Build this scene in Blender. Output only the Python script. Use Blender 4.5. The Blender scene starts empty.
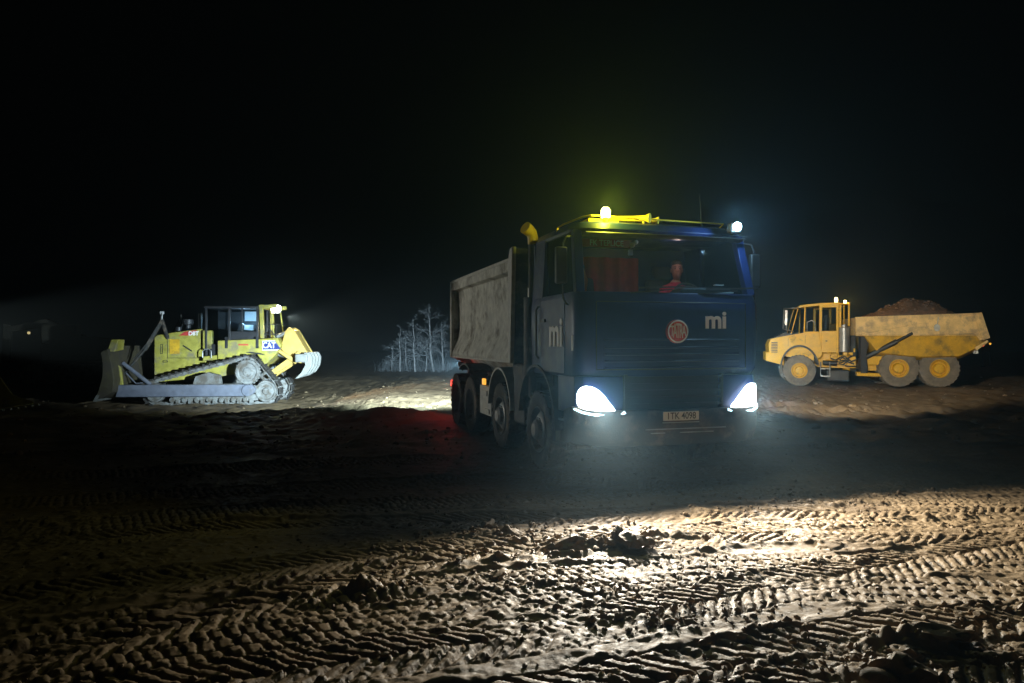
import bpy, bmesh, math, random
import numpy as np
from mathutils import Vector, Matrix
R = math.radians
random.seed(7)
SC = bpy.context.scene
COL = SC.collection

# ------------------------------------------------------------------ camera, sky, exposure
FPX, CAMH = 720.0, 1.75
cam_d = bpy.data.cameras.new("camera")
cam = bpy.data.objects.new("camera", cam_d)
COL.objects.link(cam)
cam.location = (0, 0, CAMH)
cam.rotation_euler = (R(90), 0, 0)
cam_d.sensor_width = 36.0
cam_d.lens = FPX / 1024 * 36.0
cam_d.clip_start = 0.05
cam_d.clip_end = 1000
SC.camera = cam

world = bpy.data.worlds.new("World")
SC.world = world
world.use_nodes = True
bg = world.node_tree.nodes["Background"]
bg.inputs["Color"].default_value = (0.75, 0.95, 1.0, 1)
bg.inputs["Strength"].default_value = 0.0006

SC.view_settings.view_transform = 'Standard'
SC.view_settings.look = 'None'
SC.view_settings.exposure = 0.0
SC.view_settings.gamma = 1.0
SC.cycles.use_denoising = True
SC.cycles.max_bounces = 5
SC.cycles.diffuse_bounces = 2
SC.cycles.glossy_bounces = 2
SC.cycles.transmission_bounces = 3
SC.cycles.transparent_max_bounces = 12
SC.cycles.volume_bounces = 0
SC.cycles.sample_clamp_indirect = 3.0
SC.cycles.caustics_reflective = False
SC.cycles.caustics_refractive = False

TH = R(16.3)
TRUCK = (1.949, 8.651)
def t2w(x, y, z):                      # tipper truck local -> world
    c, s = math.cos(TH), math.sin(TH)
    return Vector((TRUCK[0] + x*c - y*s, TRUCK[1] + x*s + y*c, z))
DOZ, DOZ_A, DOZ_Z = (-11.30, 27.49), R(6), -0.55
def d2w(x, y, z):
    c, s = math.cos(DOZ_A), math.sin(DOZ_A)
    return Vector((DOZ[0] + x*c - y*s, DOZ[1] + x*s + y*c, z + DOZ_Z))
ADT, ADT_A, ADT_Z = (15.06, 27.4), R(-12), 0.03
def a2w(x, y, z):
    c, s = math.cos(ADT_A), math.sin(ADT_A)
    return Vector((ADT[0] + x*c - y*s, ADT[1] + x*s + y*c, z + ADT_Z))

def lamp(name, kind, loc, power, color, target=None, angle=60, blend=0.4, scale=(1, 1, 1), size=0.04):
    d = bpy.data.lights.new(name, kind)
    d.energy = power
    d.color = color
    d.shadow_soft_size = size
    o = bpy.data.objects.new(name, d)
    COL.objects.link(o)
    o.location = loc
    if kind == 'SPOT':
        d.spot_size = R(angle)
        d.spot_blend = blend
        v = (Vector(target) - Vector(loc)).normalized()
        o.rotation_euler = v.to_track_quat('-Z', 'Y').to_euler()
        o.scale = scale
    return o

# lamp beams and glows; rear, roof and loader work beams inferred from lit surfaces
LP = dict(
    head=1200, rear=35000, roofwork=36000, beacon=58, blue=36, tail=6,
    dozer=900, loader=2100, adt=40, cabin=5.0, dozcab=30)
for sx in (-1, 1):
    p = t2w(sx*0.99, -0.12, 1.02)
    tg = t2w(sx*0.99 + (0.15 if sx < 0 else .45), -3.0, -0.30)
    lamp("headlight_beam", 'SPOT', p, LP['head']*(1.4 if sx < 0 else .78), (1.0, 0.92, 0.78), tg, 134, 0.75, (1.0, 0.215, 1), 0.05)
    lamp("headlight_glow", 'SPOT', t2w(sx*1.0, -0.13, 1.05), 150, (0.55, 0.88, 1.0), t2w(sx*1.0, -3.0, 2.75), 112, 0.5)
lamp("rear_work_beam", 'SPOT', t2w(-0.95, 7.75, 1.25), LP['rear'], (0.66, 0.87, 1.0), t2w(0.7, 16.5, 0.9), 112, 0.8, (1, 0.26, 1), 0.05)
lamp("rear_ground_fill", 'SPOT', t2w(-0.8, 7.7, 1.0), 13000, (0.55, 0.85, 1.0), (-4.0, 23.5, -.1), 62, 1.0, (1, .4, 1), 0.05)  # added spot without a lamp body, brightens the ground behind the tipper
lamp("tail_glow", 'POINT', t2w(-1.22, 7.75, 0.8), LP['tail'], (1.0, 0.05, 0.04), size=0.05)
lamp("roof_work_beam", 'SPOT', t2w(1.3, 1.0, 3.25), LP['roofwork'], (1.0, 0.9, 0.72), a2w(-1.4, 0, 0.2), 34, 0.6, (1, 0.9, 1), 0.06)
lamp("beacon_glow", 'POINT', t2w(-0.70, 0.32, 3.40), LP['beacon'], (0.95, 0.95, 0.05), size=0.04)
lamp("blue_glow", 'POINT', t2w(0.87, -0.09, 3.17), LP['blue'], (0.4, 0.72, 1.0), size=0.03)
lamp("dozer_work_beam", 'SPOT', d2w(2.62, 0.0, 3.3), LP['dozer'], (1.0, 0.93, 0.78), d2w(9.0, -2.0, 0.3), 100, 0.6)
lamp("dozer_deck_glow", 'POINT', d2w(2.15, -0.1, 2.9), 22, (1.0, 0.9, 0.5))
lamp("dozer_cab_glow", 'POINT', d2w(1.0, 0.1, 3.0), LP['dozcab'], (0.35, 0.65, 1.0))
lamp("loader_beam", 'SPOT', (-17.25, 18.85, 2.08), LP['loader'], (1.0, 0.95, 0.82), t2w(-1.25, 4.1, 2.0), 21, 0.4, (1, 0.6, 1), 0.06)
lamp("hauler_beacon_glow", 'POINT', a2w(-2.35, -0.95, 3.3), LP['adt'], (1.0, 0.5, 0.06))
lamp("cab_reading_glow", 'POINT', t2w(0.35, 0.55, 2.98), LP['cabin'], (1.0, 0.62, 0.5), size=0.03)

# ------------------------------------------------------------------ materials
MATS = {}
def mat(name, col, rough=0.6, metal=0.0, var=0.25, scale=6.0, bump=0.0, bscale=40.0, dirt=None, dirt_amt=0.0, spec=0.5, dscale=3.0, coat=0.0):
    m = bpy.data.materials.new(name)
    m.use_nodes = True
    nt = m.node_tree
    b = nt.nodes["Principled BSDF"]
    tc = nt.nodes.new("ShaderNodeTexCoord")
    n = nt.nodes.new("ShaderNodeTexNoise")
    n.inputs["Scale"].default_value = scale
    n.inputs["Detail"].default_value = 6
    nt.links.new(tc.outputs["Object"], n.inputs["Vector"])
    mr = nt.nodes.new("ShaderNodeMapRange")
    mr.inputs[1].default_value = 0.3; mr.inputs[2].default_value = 0.7
    mr.inputs[3].default_value = 1 - var; mr.inputs[4].default_value = 1 + var
    nt.links.new(n.outputs["Fac"], mr.inputs[0])
    mul = nt.nodes.new("ShaderNodeMix"); mul.data_type = 'RGBA'; mul.blend_type = 'MULTIPLY'
    mul.inputs[0].default_value = 1.0
    mul.inputs[6].default_value = (*col, 1)
    nt.links.new(mr.outputs[0], mul.inputs[7])
    out = mul.outputs[2]
    rmr = nt.nodes.new("ShaderNodeMapRange")
    rmr.inputs[1].default_value = 0.3; rmr.inputs[2].default_value = 0.7
    rmr.inputs[3].default_value = max(0.03, rough - 0.12); rmr.inputs[4].default_value = min(1, rough + 0.12)
    nt.links.new(n.outputs["Fac"], rmr.inputs[0])
    rout = rmr.outputs[0]
    if dirt:
        n2 = nt.nodes.new("ShaderNodeTexNoise")
        n2.inputs["Scale"].default_value = dscale; n2.inputs["Detail"].default_value = 9
        n2.inputs["Roughness"].default_value = 0.7
        nt.links.new(tc.outputs["Object"], n2.inputs["Vector"])
        m2 = nt.nodes.new("ShaderNodeMapRange")
        lo = 0.72 - 0.5*dirt_amt
        m2.inputs[1].default_value = lo; m2.inputs[2].default_value = lo + 0.14
        m2.inputs[3].default_value = 0; m2.inputs[4].default_value = 0.9
        nt.links.new(n2.outputs["Fac"], m2.inputs[0])
        mx = nt.nodes.new("ShaderNodeMix"); mx.data_type = 'RGBA'
        nt.links.new(m2.outputs[0], mx.inputs[0])
        nt.links.new(out, mx.inputs[6])
        mx.inputs[7].default_value = (*dirt, 1)
        out = mx.outputs[2]
        mxr = nt.nodes.new("ShaderNodeMix")
        nt.links.new(m2.outputs[0], mxr.inputs[0])
        nt.links.new(rout, mxr.inputs[2]); mxr.inputs[3].default_value = 0.9
        rout = mxr.outputs[0]
    nt.links.new(out, b.inputs["Base Color"])
    nt.links.new(rout, b.inputs["Roughness"])
    b.inputs["Metallic"].default_value = metal
    b.inputs["Specular IOR Level"].default_value = spec
    b.inputs["Coat Weight"].default_value = coat
    if bump:
        nb = nt.nodes.new("ShaderNodeTexNoise")
        nb.inputs["Scale"].default_value = bscale; nb.inputs["Detail"].default_value = 5
        nt.links.new(tc.outputs["Object"], nb.inputs["Vector"])
        bp = nt.nodes.new("ShaderNodeBump")
        bp.inputs["Strength"].default_value = 1.0; bp.inputs["Distance"].default_value = bump
        nt.links.new(nb.outputs["Fac"], bp.inputs["Height"])
        nt.links.new(bp.outputs[0], b.inputs["Normal"])
    MATS[name] = m
    return m

def emit(name, col, strength):
    m = bpy.data.materials.new(name)
    m.use_nodes = True
    b = m.node_tree.nodes["Principled BSDF"]
    b.inputs["Base Color"].default_value = (0.3, 0.3, 0.3, 1)
    b.inputs["Emission Color"].default_value = (*col, 1)
    b.inputs["Emission Strength"].default_value = strength
    return m

def glass(name, tint=(0.75, 0.8, 0.82), refl=0.08):
    m = bpy.data.materials.new(name)
    m.use_nodes = True
    nt = m.node_tree
    nt.nodes.remove(nt.nodes["Principled BSDF"])
    o = nt.nodes["Material Output"]
    tr = nt.nodes.new("ShaderNodeBsdfTransparent"); tr.inputs[0].default_value = (*tint, 1)
    gl = nt.nodes.new("ShaderNodeBsdfGlossy"); gl.inputs["Roughness"].default_value = 0.03; gl.inputs[0].default_value = (.2, .2, .2, 1)
    fr = nt.nodes.new("ShaderNodeFresnel"); fr.inputs[0].default_value = 1.08
    mx = nt.nodes.new("ShaderNodeMixShader")
    nt.links.new(fr.outputs[0], mx.inputs[0])
    nt.links.new(tr.outputs[0], mx.inputs[1]); nt.links.new(gl.outputs[0], mx.inputs[2])
    nt.links.new(mx.outputs[0], o.inputs[0])
    return m

MUD = (0.16, 0.12, 0.085)
M_blue = mat("blue_paint", (0.008, 0.020, 0.085), 0.42, 0, 0.15, 5, dirt=(.075,.06,.05), dirt_amt=0.2, coat=0.0, spec=0.25)
M_black = mat("black_plastic", (0.02, 0.021, 0.022), 0.55, 0, 0.3, 9, 0.001, 80, dirt=MUD, dirt_amt=0.2)
M_chassis = mat("chassis_black", (0.025, 0.024, 0.022), 0.7, 0, 0.3, 9, 0.002, 60, dirt=MUD, dirt_amt=0.42)
M_body = mat("tipper_grey", (0.55, 0.55, 0.49), 0.7, 0, 0.25, 7, 0.0015, 60, dirt=(0.17, 0.145, 0.11), dirt_amt=0.45, dscale=2.2)
M_bodyedge = mat("tipper_edge", (0.5, 0.5, 0.46), 0.6, 0, 0.2, 9, dirt=MUD, dirt_amt=0.2)
M_tyre = mat("tyre_rubber", (0.035, 0.033, 0.03), 0.85, 0, 0.3, 8, 0.003, 60, dirt=MUD, dirt_amt=0.5)
M_tyre_muddy = mat("tyre_muddy", (0.20, 0.17, 0.13), 0.9, 0, 0.25, 5, 0.004, 45, dirt=(0.12, 0.10, 0.08), dirt_amt=0.5)
M_rim = mat("rim_steel", (0.3, 0.3, 0.3), 0.5, 0.5, 0.2, 8, dirt=MUD, dirt_amt=0.35)
M_steel = mat("bare_steel", (0.32, 0.32, 0.31), 0.45, 0.7, 0.25, 8, dirt=MUD, dirt_amt=0.25)
M_white = mat("white_decal", (0.85, 0.85, 0.82), 0.6, 0, 0.05)
M_chrome = mat("chrome", (0.7, 0.7, 0.7), 0.2, 1.0, 0.05)
M_red = mat("red_enamel", (0.5, 0.05, 0.04), 0.4, 0, 0.1)
M_plate = mat("plate_white", (0.62, 0.62, 0.56), 0.6, 0, 0.05)
M_ink = mat("black_ink", (0.015, 0.015, 0.015), 0.7, 0, 0.05)
M_yel_lit = mat("beacon_lit_yellow", (0.75, 0.55, 0.03), 0.5, 0, 0.1)  # yellow beacon light on the roof gear put into the base colour
M_cat = mat("machine_yellow", (0.34, 0.30, 0.05), 0.55, 0, 0.25, 5, dirt=(0.20, 0.17, 0.11), dirt_amt=0.46, dscale=2.2)
M_catdark = mat("machine_black", (0.02, 0.02, 0.022), 0.5, 0, 0.2, 9, dirt=MUD, dirt_amt=0.2)
M_track = mat("track_steel", (0.24, 0.24, 0.23), 0.6, 0.2, 0.4, 10, 0.006, 30, dirt=(0.10, 0.08, 0.06), dirt_amt=0.55, dscale=5)
M_trackshoe = mat("track_shoe", (0.045, 0.04, 0.035), 0.8, 0.1, 0.4, 10, 0.006, 30, dirt=(0.1, 0.08, 0.06), dirt_amt=0.3, dscale=5)
M_arm = mat("push_arm_grey", (0.15, 0.16, 0.20), 0.6, 0.1, 0.2, 6, dirt=(0.14, 0.12, 0.1), dirt_amt=0.3)
M_blade = mat("blade_shaded", (0.06, 0.05, 0.025), 0.7, 0.1, 0.3, 5, dirt=(0.05, 0.04, 0.03), dirt_amt=0.55)  # blade yellow darkened, shade of the unlit end put into the colour
M_ripper = mat("ripper_yellow", (0.46, 0.31, 0.07), 0.6, 0, 0.15, 6, dirt=(0.3, 0.26, 0.2), dirt_amt=0.3)
M_tooth = mat("worn_teeth", (0.21, 0.21, 0.19), 0.6, 0.2, 0.2, 8, dirt=MUD, dirt_amt=0.15)
M_adt = mat("hauler_yellow", (0.74, 0.42, 0.02), 0.5, 0, 0.12, 4, dirt=(0.28, 0.2, 0.09), dirt_amt=0.32)
M_adtband = mat("hauler_band", (0.78, 0.54, 0.22), 0.7, 0, 0.2, 4, dirt=(0.42, 0.30, 0.17), dirt_amt=0.5)
M_bedlow = mat("hauler_bed_muddy", (0.60, 0.34, 0.015), 0.7, 0, 0.2, 4, 0.004, 20, dirt=(0.14, 0.11, 0.05), dirt_amt=0.42, dscale=1.6)
M_navy = mat("navy_badge", (0.02, 0.03, 0.16), 0.5, 0, 0.05)
M_orange = mat("orange_cloth", (0.7, 0.16, 0.03), 0.8, 0, 0.1)
M_curtain = mat("maroon_curtain", (0.36, 0.03, 0.04), 0.9, 0, 0.2, 12)
M_seat = mat("seat_cloth", (0.04, 0.04, 0.045), 0.9, 0, 0.2, 12)
M_skin = mat("skin", (0.55, 0.28, 0.2), 0.55, 0, 0.08)
M_shirt = mat("red_shirt", (0.65, 0.03, 0.09), 0.85, 0, 0.15)
M_hair = mat("short_hair", (0.05, 0.03, 0.02), 0.8, 0, 0.2)
M_trouser = mat("dark_trousers", (0.03, 0.03, 0.04), 0.9, 0, 0.2)
M_bark = mat("birch_bark", (0.42, 0.43, 0.44), 0.8, 0, 0.4, 4)
M_twig = mat("pale_twigs", (0.30, 0.32, 0.34), 0.9, 0, 0.3, 3)
M_glass = glass("window_glass")
M_mirror = mat("mirror", (0.5, 0.5, 0.5), 0.08, 1.0, 0.02)
E_head = emit("headlight_lit", (0.85, 0.95, 1.0), 12)
E_drl = emit("led_strip", (0.6, 0.9, 1.0), 3)
E_beacon = emit("beacon_lit", (1.0, 0.92, 0.25), 30)
E_blue = emit("blue_lamp_lit", (0.55, 0.85, 1.0), 40)
E_amber = emit("amber_lit", (1.0, 0.45, 0.05), 1.2)
E_redl = emit("tail_lit", (1.0, 0.05, 0.03), 3)
E_work = emit("work_lamp_lit", (1.0, 0.97, 0.9), 25)
E_orange = emit("orange_lit", (1.0, 0.7, 0.25), 25)
E_far = emit("far_lamp_lit", (1.0, 0.8, 0.35), 0.6)
E_cabglow = emit("cab_glow_lit", (0.35, 0.7, 1.0), 0.7)

# ------------------------------------------------------------------ mesh helpers
class MB:
    def __init__(s):
        s.v = []; s.f = []; s.m = []; s.cur = 0; s.M = None
    def _add(s, vs, fs):
        o = len(s.v)
        for p in vs:
            p = Vector(p)
            s.v.append(tuple(s.M @ p) if s.M is not None else tuple(p))
        for f in fs:
            s.f.append([i + o for i in f]); s.m.append(s.cur)
    def box(s, x0, x1, y0, y1, z0, z1):
        vs = [(x, y, z) for z in (z0, z1) for y in (y0, y1) for x in (x0, x1)]
        s._add(vs, [(0, 2, 3, 1), (4, 5, 7, 6), (0, 1, 5, 4), (2, 6, 7, 3), (0, 4, 6, 2), (1, 3, 7, 5)])
    def bar(s, p, q, w, h, up=(0, 0, 1)):       # box along p-q
        p, q = Vector(p), Vector(q)
        d = (q - p).normalized(); u = Vector(up)
        if abs(d.dot(u)) > 0.98: u = Vector((1, 0, 0))
        a = d.cross(u).normalized() * w / 2; b = a.cross(d).normalized() * h / 2
        vs = []
        for c in (p, q):
            vs += [c - a - b, c + a - b, c + a + b, c - a + b]
        s._add(vs, [(0, 1, 2, 3), (7, 6, 5, 4), (0, 4, 5, 1), (1, 5, 6, 2), (2, 6, 7, 3), (3, 7, 4, 0)])
    def tube(s, pts, r, n=10, closed=False):
        pts = [Vector(p) for p in pts]
        rs = r if isinstance(r, (list, tuple)) else [r]*len(pts)
        vs, fs = [], []
        prev = None
        for i, p in enumerate(pts):
            if closed: d = pts[(i+1) % len(pts)] - pts[i-1]
            else: d = pts[min(i+1, len(pts)-1)] - pts[max(i-1, 0)]
            d.normalize()
            if prev is None:
                u = d.orthogonal().normalized()
            else:
                u = (prev - d*prev.dot(d))
                u = u.normalized() if u.length > 1e-6 else d.orthogonal().normalized()
            prev = u; w = d.cross(u)
            for k in range(n):
                a = 2*math.pi*k/n
                vs.append(p + (u*math.cos(a) + w*math.sin(a))*rs[i])
        m = len(pts)
        for i in range(m if closed else m-1):
            j = (i+1) % m
            for k in range(n):
                l = (k+1) % n
                fs.append((i*n+k, i*n+l, j*n+l, j*n+k))
        if not closed:
            fs.append(tuple(range(n))[::-1]); fs.append(tuple((m-1)*n+k for k in range(n)))
        s._add(vs, fs)
    def cyl(s, p, q, r, n=24, r2=None):
        s.tube([p, q], [r, r if r2 is None else r2], n)
    def lathe(s, prof, c=(0, 0, 0), axis='y', n=40, closed=False, cap=True):
        vs, fs = [], []
        m = len(prof)
        for k in range(n):
            a = 2*math.pi*k/n
            for (r, t) in prof:
                if axis == 'y': vs.append((c[0]+r*math.cos(a), c[1]+t, c[2]+r*math.sin(a)))
                elif axis == 'z': vs.append((c[0]+r*math.cos(a), c[1]-r*math.sin(a), c[2]+t))
                else: vs.append((c[0]+t, c[1]-r*math.cos(a), c[2]+r*math.sin(a)))
        for k in range(n):
            l = (k+1) % n
            for i in range(m if closed else m-1):
                j = (i+1) % m
                fs.append((k*m+i, k*m+j, l*m+j, l*m+i))
        if not closed and cap:
            if prof[0][0] > 1e-6: fs.append(tuple(k*m for k in range(n)))
            if prof[-1][0] > 1e-6: fs.append(tuple(k*m+m-1 for k in range(n))[::-1])
        s._add(vs, fs)
    def prism(s, poly, a0, a1, plane='xz'):      # polygon swept along the remaining axis
        n = len(poly)
        def P(u, v, a):
            return (u, a, v) if plane == 'xz' else ((a, u, v) if plane == 'yz' else (u, v, a))
        vs = [P(u, v, a0) for u, v in poly] + [P(u, v, a1) for u, v in poly]
        fs = [tuple(range(n)), tuple(range(2*n-1, n-1, -1))]
        for i in range(n):
            j = (i+1) % n
            fs.append((i, i+n, j+n, j))
        s._add(vs, fs)
    def loft(s, rings, cap=True):
        n = len(rings[0])
        vs = [p for r in rings for p in r]
        fs = []
        for i in range(len(rings)-1):
            for k in range(n):
                l = (k+1) % n
                fs.append((i*n+k, i*n+l, (i+1)*n+l, (i+1)*n+k))
        if cap:
            fs.append(tuple(range(n))[::-1]); fs.append(tuple((len(rings)-1)*n+k for k in range(n)))
        s._add(vs, fs)
    def ball(s, c, r, n=12, sc=(1, 1, 1)):
        prof = [(max(1e-7, r*math.sin(math.pi*i/n)), -r*math.cos(math.pi*i/n)) for i in range(n+1)]
        o = len(s.v)
        vs, fs = [], []
        m = 2*n
        for (rr, t) in prof:
            for k in range(m):
                a = 2*math.pi*k/m
                vs.append((c[0]+rr*math.cos(a)*sc[0], c[1]+rr*math.sin(a)*sc[1], c[2]+t*sc[2]))
        for i in range(n):
            for k in range(m):
                l = (k+1) % m
                fs.append((i*m+k, i*m+l, (i+1)*m+l, (i+1)*m+k))
        s._add(vs, fs)
    def build(s, name, mats, parent=None, bevel=0.0, smooth=35, label=None, seg=2):
        me = bpy.data.meshes.new(name)
        me.from_pydata(s.v, [], s.f)
        if not isinstance(mats, (list, tuple)): mats = [mats]
        for m in mats: me.materials.append(m)
        if len(mats) > 1: me.polygons.foreach_set("material_index", s.m)
        b = bmesh.new(); b.from_mesh(me)
        bmesh.ops.remove_doubles(b, verts=b.verts, dist=1e-5)
        bmesh.ops.recalc_face_normals(b, faces=b.faces)
        b.to_mesh(me); b.free()
        if smooth:
            me.polygons.foreach_set("use_smooth", [True]*len(me.polygons))
            me.set_sharp_from_angle(angle=R(smooth))
        me.update()
        o = bpy.data.objects.new(name, me)
        COL.objects.link(o)
        if parent is not None: o.parent = parent
        if bevel:
            md = o.modifiers.new("bevel", 'BEVEL'); md.width = bevel; md.segments = seg
            md.limit_method = 'ANGLE'; md.angle_limit = R(35); md.harden_normals = False
        if label: o["label"] = label
        return o

def empty(name, loc=(0, 0, 0), rz=0, parent=None):
    o = bpy.data.objects.new(name, None)
    COL.objects.link(o)
    o.location = loc; o.rotation_euler = (0, 0, rz)
    o.empty_display_size = 0.2
    if parent is not None: o.parent = parent
    return o
def tag(o, label=None, cat=None, group=None, kind=None):
    if label: o["label"] = label
    if cat: o["category"] = cat
    if group: o["group"] = group
    if kind: o["kind"] = kind
    return o
def copy_tree(o, parent=None):
    c = o.copy(); COL.objects.link(c)
    if parent is not None: c.parent = parent
    for ch in list(o.children):
        copy_tree(ch, c)
    return c
def lerp(a, b, t): return a + (b-a)*t

def text(name, s, size, m, parent, loc, rot, bold=0.0, sx=1.0, extr=0.006, align='CENTER', spacing=1.0):
    cu = bpy.data.curves.new(name, 'FONT')
    cu.body = s; cu.size = size; cu.extrude = extr; cu.offset = bold
    cu.align_x = align; cu.align_y = 'CENTER'; cu.space_character = spacing
    cu.resolution_u = 6
    t = bpy.data.objects.new(name, cu); COL.objects.link(t)
    dg = bpy.context.evaluated_depsgraph_get()
    me = bpy.data.meshes.new_from_object(t.evaluated_get(dg))
    bpy.data.objects.remove(t); bpy.data.curves.remove(cu)
    me.name = name
    me.materials.clear(); me.materials.append(m)
    o = bpy.data.objects.new(name, me); COL.objects.link(o)
    o.parent = parent; o.location = loc; o.rotation_euler = rot; o.scale = (sx, 1, 1)
    return o

def tyre_mb(Rr, w, ri, nl=28, lug=0.03, n=56, pitch=0.6):
    """tyre about the y axis"""
    b = MB()
    h = w/2
    prof = [(ri, -h*0.78), (ri+0.02, -h*0.86), ((ri+Rr)/2, -h*1.0), (Rr*0.93, -h*0.94), (Rr-lug*0.9, -h*0.82),
            (Rr-lug*0.6, 0), (Rr-lug*0.9, h*0.82), (Rr*0.93, h*0.94), ((ri+Rr)/2, h), (ri+0.02, h*0.86), (ri, h*0.78)]
    b.lathe(prof, n=n, closed=True)
    for k in range(nl):
        for sd in (-1, 1):
            a = 2*math.pi*(k + (0.5 if sd > 0 else 0))/nl
            da = pitch*2*math.pi/nl
            vs = []
            for (t, aa) in ((0.02, 0.0), (0.97, da)):
                for e in (-0.22, 0.22):
                    ang = a + aa + e*2*math.pi/nl
                    for rr in (Rr-lug*1.4 if t < .5 else Rr-lug*2.6, Rr if t < .5 else Rr-lug*0.55):
                        vs.append((rr*math.cos(ang), sd*h*t, rr*math.sin(ang)))
            b._add(vs, [(0, 1, 3, 2), (4, 6, 7, 5), (0, 4, 5, 1), (2, 3, 7, 6), (1, 5, 7, 3), (0, 2, 6, 4)])
    return b
# ------------------------------------------------------------------ ground
def make_noise(seed):
    rng = np.random.default_rng(seed)
    T = rng.random((256, 256)).astype(np.float32)
    def f(x, y):
        xi = np.floor(x); yi = np.floor(y)
        fx = x-xi; fy = y-yi
        fx = fx*fx*(3-2*fx); fy = fy*fy*(3-2*fy)
        xi = xi.astype(np.int64) & 255; yi = yi.astype(np.int64) & 255
        x1 = (xi+1) & 255; y1 = (yi+1) & 255
        return (T[yi, xi]*(1-fx)+T[yi, x1]*fx)*(1-fy) + (T[y1, xi]*(1-fx)+T[y1, x1]*fx)*fy - 0.5
    return f
NZ = [make_noise(i+11) for i in range(12)]
def fbm(x, y, sc, octv, k=0, gain=0.5):
    a = 1.0; t = 0
    for i in range(octv):
        c, s = math.cos(i*0.9+0.3), math.sin(i*0.9+0.3)
        t = t + a*NZ[(k+i) % 12]((x*c-y*s)/sc + 37.1*i, (x*s+y*c)/sc + 11.7*i)
        a *= gain; sc *= 0.5
    return t
def sstep(a, b, x):
    t = np.clip((x-a)/(b-a), 0, 1)
    return t*t*(3-2*t)
def base_h(x, y):
    h = -0.55*sstep(-3.5, -8.0, x)*sstep(15.5, 22.5, y)*(1-sstep(32, 42, y))
    h = h - 0.33*sstep(34, 46, y)
    h = h + 0.10*fbm(x, y, 6.0, 2, 3)*sstep(9, 16, y)
    # rut mound behind the tipper, near the red tail lamp
    h = h + 0.22*np.exp(-(((x+2.6)/1.2)**2 + ((y-16.6)/0.7)**2))
    h = h + 0.20*np.exp(-(((x+6.8)/2.0)**2 + ((y-19.5)/0.6)**2))
    return h

xs_c = np.arange(-4.6, 5.4, 0.0115)
def grow(start, end, step, g, mx):
    out = []; x = start; s = step
    while x < end:
        s = min(s*g, mx); x += s; out.append(x)
    return np.array(out)
right = grow(xs_c[-1], 140, 0.0115, 1.012, 9.0)
left = -grow(-xs_c[0], 140, 0.0115, 1.012, 9.0)[::-1]
XS = np.concatenate([left, xs_c, right])
ys_c = np.arange(3.2, 8.4, 0.0115)
far = grow(ys_c[-1], 140, 0.0115, 1.0105, 9.0)
near = 3.2 - (grow(0, 33, 0.02, 1.12, 5.0))[::-1]
YS = np.concatenate([near, ys_c, far])
GX, GY = np.meshgrid(XS.astype(np.float64), YS.astype(np.float64))
H = base_h(GX, GY)
fore = np.clip(1 - sstep(10, 24, GY), 0.0, 1)
H += 0.05*fbm(GX, GY, 1.6, 2, 5)*(0.5+0.5*fore)
# far churned mud: broad clumps; finer detail near
H += (0.05 + 0.05*sstep(9, 15, GY))*fbm(GX, GY, 0.55, 3, 1)*(0.22+0.78*sstep(8, 13, GY))

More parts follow.
